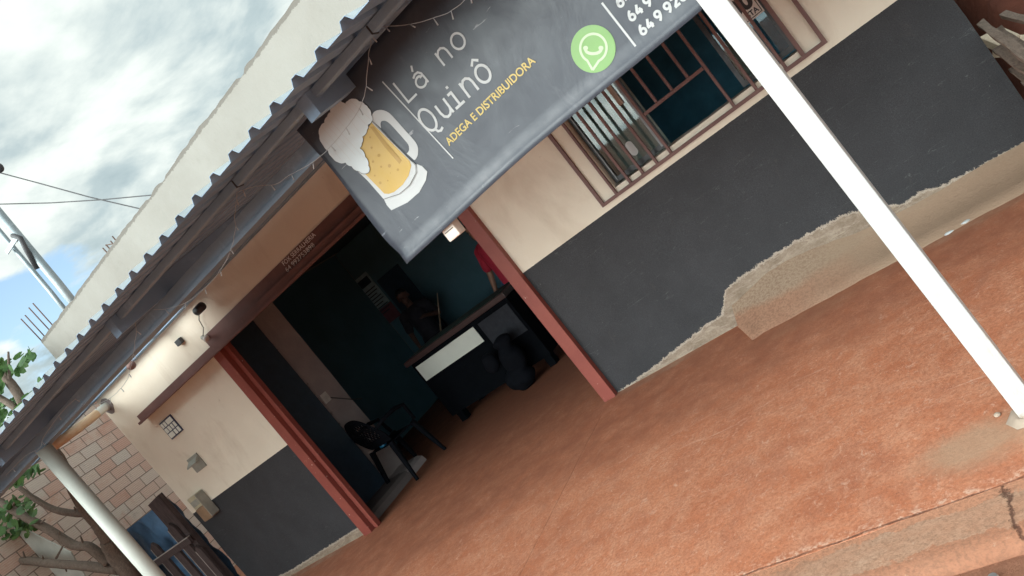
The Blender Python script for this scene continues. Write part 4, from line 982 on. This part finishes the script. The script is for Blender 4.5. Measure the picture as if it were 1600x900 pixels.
# ================================================================ RIGHT: boards and rubble against the side wall
brd = [(.40, .30, .78, 1.1), (.46, .25, .72, 1.3), (.42, .20, .66, .9), (.52, .12, .60, 1.2), (.43, .10, .55, 1.0), (.60, .05, .50, 1.3), (.45, -.05, .45, 1.2), (.56, -.08, .38, 1.4), (.43, -.10, .33, 1.0), (.66, -.15, .30, 1.3), (.47, -.2, .24, 1.2), (.58, -.2, .17, 1.3), (.42, -.22, .14, 1.1), (.52, -.26, .08, 1.3)]
for i, (x, y, z, L_) in enumerate(brd):
    wd = .034 + .026 * rnd.random(); th = .016 + .014 * rnd.random(); ye = .34 - .50 * (i / 13) + .12 * rnd.uniform(-1, 1); z = .775 - .047 * i; x = .36 + wd / 2 + (.03, .15, .09, .0, .21, .06, .01, .13, .02, .0, .08, .0, .02, .0)[i]
    b = bmesh.new(); box(b, -wd / 2, wd / 2, -L_ - .5, 0, -th / 2, th / 2); bmesh.ops.subdivide_edges(b, edges=b.edges[:], cuts=4, use_grid_fill=True)
    for v in b.verts: v.co += Vector((.016 * nz3(v.co + Vector((i, 0, 0)), 5), .03 * nz3(v.co + Vector((0, 0, i)), 25), .008 * nz3(v.co + Vector((0, i, 0)), 7)))
    o = obj('old_board', b, M['logwood']); o.location = (x, ye, z); o.rotation_euler = (R_(rnd.uniform(-3, 3)), R_(rnd.uniform(-7, 7)), R_(rnd.uniform(-3.5, 1)))
    tag(o, 'weathered board, %s in the loose pile by the dark wall' % ('topmost', 'second from the top', 'third from the top', 'fourth from the top', 'fifth from the top', 'sixth from the top', 'seventh from the top', 'seventh from the bottom', 'sixth from the bottom', 'fifth from the bottom', 'fourth from the bottom', 'third from the bottom', 'second from the bottom', 'lowest')[i], 'board', 'boards piled against the right end of the wall')
for i, (px, py) in enumerate(((1562, 62), (1583, 72))):
    p = at(px, py, .75); b = bmesh.new(); box(b, -.07, .07, -.1, .1, -.025, .025, .006)
    for v in b.verts: v.co += Vector((nz3(v.co, 9), nz3(v.co + Vector((3, 0, 0)), 9), nz3(v.co + Vector((0, 3, 0)), 9))) * .012
    o = obj('wood_offcut', b, M['palewood']); o.location = p; o.rotation_euler = (R_(25 + i * 8), R_(12 - 30 * i), R_(20 + 40 * i)); tag(o, ['pale block of wood lying on the board pile, nearer the wall', 'pale block of wood lying on the board pile, at the picture edge'][i], 'wood block')

# ================================================================ INSIDE
def plastic_chair(loc, rotz, label):
    c = thing('plastic_chair', label, 'chair', loc, 'black plastic chairs inside the bar')
    def part(name, bm, solid=0.0, sm=False):
        me_o = obj(name, bm, M['chair'], None, sm); me_o.parent = c
        if solid: me_o.modifiers.new('s', 'SOLIDIFY').thickness = solid
        return me_o
    b = bmesh.new(); n = 12; gg = []
    for i in range(n + 1):
        u_ = -1 + 2 * i / n
        gg.append([b.verts.new((u_ * (.22 + .015 * v_), .21 * v_, .43 - .018 * (1 - u_ * u_) * (1 - v_ * v_) - .02 * max(0, v_ - .7) * 3)) for v_ in [-1 + 2 * j / 10 for j in range(11)]])
    for i in range(n):
        for j in range(10): b.faces.new((gg[i][j], gg[i + 1][j], gg[i + 1][j + 1], gg[i][j + 1]))
    part('seat', b, .012, True)
    b = bmesh.new(); N, K = 22, 14; gg = []
    for i in range(N + 1):
        u_ = -1 + 2 * i / N; top = .83 - .16 * abs(u_) ** 3
        gg.append([b.verts.new((u_ * (.21 + .035 * math.sin(math.pi * t_)), -.21 - .10 * t_ + .05 * u_ * u_, .45 + (top - .45) * t_)) for t_ in [j / K for j in range(K + 1)]])
    for i in range(N):
        for j in range(K):
            if 2 < i < N - 3 and 2 < j < K - 3 and (i + j) % 2 == 0: continue
            b.faces.new((gg[i][j], gg[i + 1][j], gg[i + 1][j + 1], gg[i][j + 1]))
    part('backrest', b, .010)
    for sx in (-1, 1):
        b = bmesh.new(); tube(b, [(sx * .21, -.24, .62), (sx * .27, -.12, .65), (sx * .28, .06, .65), (sx * .27, .18, .62), (sx * .24, .20, .44)], [.018, .02, .022, .02, .02], 8); part('armrest', b, 0, True)
        for sy in (-1, 1):
            b = bmesh.new(); tube(b, [(sx * .20, sy * .18, .43), (sx * .25, sy * .25, .0)], [.034, .020], 6); part('leg', b)
    c.rotation_euler = (0, 0, rotz)
    return c
ch = plastic_chair((-6.13, 1.06, 0), R_(-12), 'black plastic armchair with a perforated back by the rough inner pillar'); ch.scale = (1.08, 1.05, 1.14)
b = bmesh.new()
for c_, r_, sc_ in (((-4.70, 1.70, .15), .19, (1, .7, .8)), ((-4.62, 1.72, .38), .16, (1, .7, 1.1)), ((-4.90, 1.72, .46), .10, (1, .8, 1.2)), ((-4.60, 1.72, .58), .10, (1.2, .8, .8))): ball(b, c_, r_, sc_, 24, 16)
for v in b.verts: v.co += Vector((1, .6, 1)) * .03 * nz3(v.co, 7); v.co.z = max(.002, v.co.z)
me = bpy.data.meshes.new('cloth_bag'); b.to_mesh(me); b.free(); me.materials.append(M['chair']); o = bpy.data.objects.new('cloth_bag', me); C.objects.link(o)
rm = o.modifiers.new('r', 'REMESH'); rm.mode = 'VOXEL'; rm.voxel_size = .015; rm.use_smooth_shade = True
tag(o, 'bulky black bag slumped on the floor before the right end of the game table', 'bag')
b = bmesh.new(); p = at(598, 695, .88); tube(b, [p + Vector((-.03, 0, 0)), p + Vector((.03, 0, -.01))], [.03, .035], 12); tag(obj('blue_cap', b, M['bluecup'], smooth=True), 'bright blue cap hanging on the black chair by the pillar', 'cap')
# game table
tb = thing('game_table', 'black framed game table with a white side panel inside the bar', 'table', (-5.2, 2.28, 0))
X0, X1, Y0, Y1 = -6.08, -4.35, 1.95, 2.6
obj('cabinet', nb(X0 + .06, X1, Y0, Y1, .13, .935, .01), M['table'], tb)
b = bmesh.new(); box(b, X0, X1 + .02, Y0 - .03, Y1 + .03, .938, 1.005, .008); obj('top_rim', b, M['rail'], tb)
obj('felt', nb(X0 + .10, X1 - .08, Y0 + .07, Y1 - .07, 1.006, 1.010), M['felt'], tb)
pl, pr = at(650, 575, 1.943), at(738, 510, 1.943)
obj('white_panel', nb(pl.x, pr.x, 1.940, 1.949, .672, .882, .001), M['panel'], tb)
p2 = at(750, 508, 1.943); obj('side_panel', nb(pr.x + .075, X1 - .04, 1.941, 1.949, .50, .875, .001), simple('dull_panel', (.022, .024, .032), .9), tb)
for x in (X0 + .16, X1 - .08):
    for y in (Y0 + .07, Y1 - .07): obj('leg', nb(x - .05, x + .05, y - .05, y + .05, 0, .129, .005), M['table'], tb)
# posters
def wpatch(name, pix, mat, label, cat, y=4.592):
    P = [at(px, py, y) for px, py in pix]; xs = [p.x for p in P]; zs_ = [p.z for p in P]
    o = obj(name, nb(min(xs), max(xs), y - .004, y, min(zs_), max(zs_)), mat); tag(o, label, cat); return o, (min(xs), max(xs), min(zs_), max(zs_))
p_, r = wpatch('paper_notice', [(553, 440), (576, 430), (609, 470), (590, 485)], M['poster'], 'tall pale notice sheet with lines of print on the back wall', 'notice')
b = bmesh.new()
for k in range(9): z = r[3] - .28 - k * .055; box(b, r[0] + .04, r[1] - .04 - .06 * (k % 3 == 2), 4.586, 4.5875, z, z + .018)
box(b, r[0] + .04, r[1] - .04, 4.586, 4.5875, r[3] - .19, r[3] - .06); obj('print_lines', b, M['navy'], p_)
wpatch('dark_board', [(549, 492), (573, 475), (598, 502), (575, 520)], M['navy'], 'square dark board on the back wall left of the notices', 'board')
p_, r = wpatch('maroon_notice', [(590, 487), (612, 473), (626, 492), (604, 508)], M['poster2'], 'small maroon notice below the tall pale notice', 'notice')

# people: capsules fused by a voxel remesh into one surface
def capsules(segs, voxel=.012, smooth=4):
    b = bmesh.new()
    for a, r0, c, r1 in segs:
        a, c = Vector(a), Vector(c); n = 6
        for i in range(n + 1):
            t_ = i / n; r = r0 + (r1 - r0) * t_; ret = bmesh.ops.create_icosphere(b, subdivisions=2, radius=r)
            for v in ret['verts']: v.co += a.lerp(c, t_)
        d = c - a
        if d.length > 1e-5: tube(b, [a, c], [r0 * .98, r1 * .98], 14)
    return b
def fig(name, segs, mat, parent, voxel=.012, smooth=5):
    b = capsules(segs); me = bpy.data.meshes.new(name); b.to_mesh(me); b.free(); me.materials.append(mat)
    o = bpy.data.objects.new(name, me)
    rm = o.modifiers.new('r', 'REMESH'); rm.mode = 'VOXEL'; rm.voxel_size = voxel; rm.use_smooth_shade = True
    s = o.modifiers.new('s', 'SMOOTH'); s.iterations = smooth; s.factor = .5
    C.objects.link(o)
    if parent: o.parent = parent
    return o
def hand(wr, dirn, side, curl=.5):
    d = Vector(dirn).normalized(); s = Vector(side).normalized(); n = d.cross(s); wr = Vector(wr); segs = []
    segs.append((wr, .026, wr + d * .075, .030)); segs.append((wr + d * .05 + s * .022, .017, wr + d * .085 + s * .028, .014)); segs.append((wr + d * .05 - s * .022, .017, wr + d * .085 - s * .028, .014))
    for k, (o_, L_) in enumerate(((.031, .068), (.011, .078), (-.010, .073), (-.030, .058))):
        a = wr + d * .09 + s * o_; m_ = a + d * L_ * .5 + n * L_ * .15 * curl; e_ = m_ + d * L_ * .35 + n * L_ * .45 * curl
        segs += [(a, .0098, m_, .0092), (m_, .0092, e_, .008)]
    a = wr + d * .02 + s * .03; m_ = a + d * .035 + s * .028; segs += [(a, .013, m_, .011), (m_, .011, m_ + d * .032 + s * .004, .0095)]
    return segs
def head(c, face):
    c = Vector(c); f = Vector(face).normalized(); s = Vector((0, 0, 1)).cross(f); u = Vector((0, 0, 1))
    return [(c + u * .03 - f * .015, .088, c + u * .04 + f * .0, .090), (c - u * .05 + f * .03, .060, c - u * .085 + f * .055, .034), (c + f * .075 + u * .01, .012, c + f * .103 - u * .022, .014),
            (c - s * .084 - f * .005, .018, c - s * .088 - u * .03, .012), (c + s * .084 - f * .005, .018, c + s * .088 - u * .03, .012),
            (c + f * .082 - u * .055 - s * .018, .008, c + f * .082 - u * .055 + s * .018, .008), (c + f * .07 + u * .035 - s * .04, .012, c + f * .07 + u * .035 + s * .04, .012)]
def person(loc, face, label, top, bottom, long_trousers, arms):
    """arms: list of (elbow, wrist) relative to loc"""
    L0 = Vector(loc); f = Vector(face).normalized(); s = Vector((0, 0, 1)).cross(f); Z = Vector((0, 0, 1))
    P = lambda a, c, z: L0 + s * a + f * c + Z * z
    segs = [(P(0, 0, .92), .135, P(0, 0, 1.12), .125), (P(0, 0, 1.12), .125, P(0, -.01, 1.36), .15), (P(-.12, -.01, 1.40), .085, P(.12, -.01, 1.40), .085), (P(0, -.01, 1.42), .062, P(0, .015, 1.56), .055)]
    segs += head(P(0, .03, 1.645), f)
    for q in (-1, 1):
        segs += [(P(q * .09, 0, .90), .092, P(q * .10, .02, .50), .056), (P(q * .10, .02, .50), .056, P(q * .10, .0, .36), .056), (P(q * .10, 0, .36), .056, P(q * .10, -.01, .09), .036),
                 (P(q * .10, -.02, .05), .040, P(q * .105, .10, .032), .032), (P(q * .105, .10, .032), .032, P(q * .115, .17, .022), .022)]
    arm = []
    for q, (el, wr) in zip((-1, 1), arms):
        el, wr = L0 + s * el[0] + f * el[1] + Z * el[2], L0 + s * wr[0] + f * wr[1] + Z * wr[2]
        segs += [(P(q * .19, -.01, 1.40), .058, el, .042), (el, .042, wr, .027)]; segs += hand(wr, wr - el, s * -q + f * .4, .7)
        arm.append((P(q * .19, -.01, 1.40), el, wr))
    pr = thing('person', label, 'person', loc)
    L1 = [tuple(Vector(a) - L0) for a in []]
    rel = lambda S: [(tuple(Vector(a) - L0), r0, tuple(Vector(c) - L0), r1) for a, r0, c, r1 in S]
    fig('body', rel(segs), M['skin'] if not long_trousers else M['dim_skin'], pr, .009, 3)
    sh = [(P(0, 0, .93), .155, P(0, 0, 1.12), .150), (P(0, 0, 1.12), .150, P(0, -.01, 1.34), .170), (P(-.13, -.01, 1.40), .098, P(.13, -.01, 1.40), .098)]
    for a, el, wr in arm: sh.append((a, .078, a.lerp(el, .75), .066))
    fig('shirt', rel(sh), top, pr)
    tr = [(P(-.04, 0, .93), .148, P(.04, 0, .86), .150)]
    for q in (-1, 1):
        tr.append((P(q * .09, 0, .88), .112, P(q * .105, .01, .52), .088))
        if long_trousers: tr.append((P(q * .105, .01, .52), .085, P(q * .10, 0, .10), .058))
    fig('trousers' if long_trousers else 'shorts', rel(tr), bottom, pr)
    hc = P(0, .03, 1.645)
    fig('hair', rel([(hc + Z * .055 - f * .03, .092, hc + Z * .06 - f * .005, .090), (hc - f * .05, .080, hc - f * .055 - Z * .03, .06)]), M['hair'], pr)
    b = bmesh.new(); lc = Vector((0, 0, 1.645)) + f * .03
    for q in (-1, 1): ball(b, lc + f * .083 + s * q * .033 + Z * .012, .010)
    e = obj('eyes', b, M['dark'], None, True); e.parent = pr
    return pr
p1 = person((-4.65, 2.86, 0), (-.3, -1, 0), 'person in a red shirt and blue shorts standing behind the right door jamb', M['shirt'], M['shorts'], False, [((-.30, -.02, 1.14), (-.30, .10, .90)), ((.34, -.04, 1.14), (.33, .12, .90))])
p1.scale = (1.06, 1.0, 1.06)
h2 = at(632, 466, 3.7)
person((h2.x, 3.7, 0), (.5, -1, 0), 'person in dark clothes holding a cue behind the game table', M['darkcloth'], M['darkcloth'], True, [((-.26, .0, 1.14), (-.24, .16, .94)), ((.27, .05, 1.16), (.16, .30, 1.24))])
b = bmesh.new(); tube(b, [at(683, 458, 2.95), at(690, 528, 2.95)], [.006, .013], 8); tag(obj('cue_stick', b, M['cue'], smooth=True), 'thin pale cue held upright by the person in dark clothes', 'cue')

# ================================================================ small things on the floor
q = Vector((-.56, -3.0, -.035)); b = bmesh.new(); bmesh.ops.create_cone(b, cap_ends=True, segments=21, radius1=.0155, radius2=.0125, depth=.006)
for v in b.verts: v.co += q
tag(obj('bottle_cap', b, M['cap']), 'flattened metal bottle cap lying beyond the kerb', 'bottle cap')
for i, (px, py) in enumerate(((1508, 347), (1482, 364))):
    d = MR @ Vector(((px - 800) / FP, (py - 450) / FP, 1)); p = CAM + d * (-(CAM.z - .006) / d.z)
    b = bmesh.new(); ball(b, p, .018, (1.4, .7, .4), 8, 5)
    for v in b.verts: v.co += Vector((nz3(v.co, 50), nz3(v.co, 60), 0)) * .008
    tag(obj('paper_scrap', b, M['white']), ['white paper scrap by the wall foot, farther right', 'white paper scrap by the wall foot, nearer the post'][i], 'scrap')
for i, (px, py) in enumerate(((1558, 648),)):
    d = MR @ Vector(((px - 800) / FP, (py - 450) / FP, 1)); p = CAM + d * (-(CAM.z - .006) / d.z); b = bmesh.new(); ball(b, p, .012, (1, 1, .6), 8, 5); tag(obj('mortar_chip', b, M['stone']), 'pale mortar chip beside the foot of the white post', 'stone')
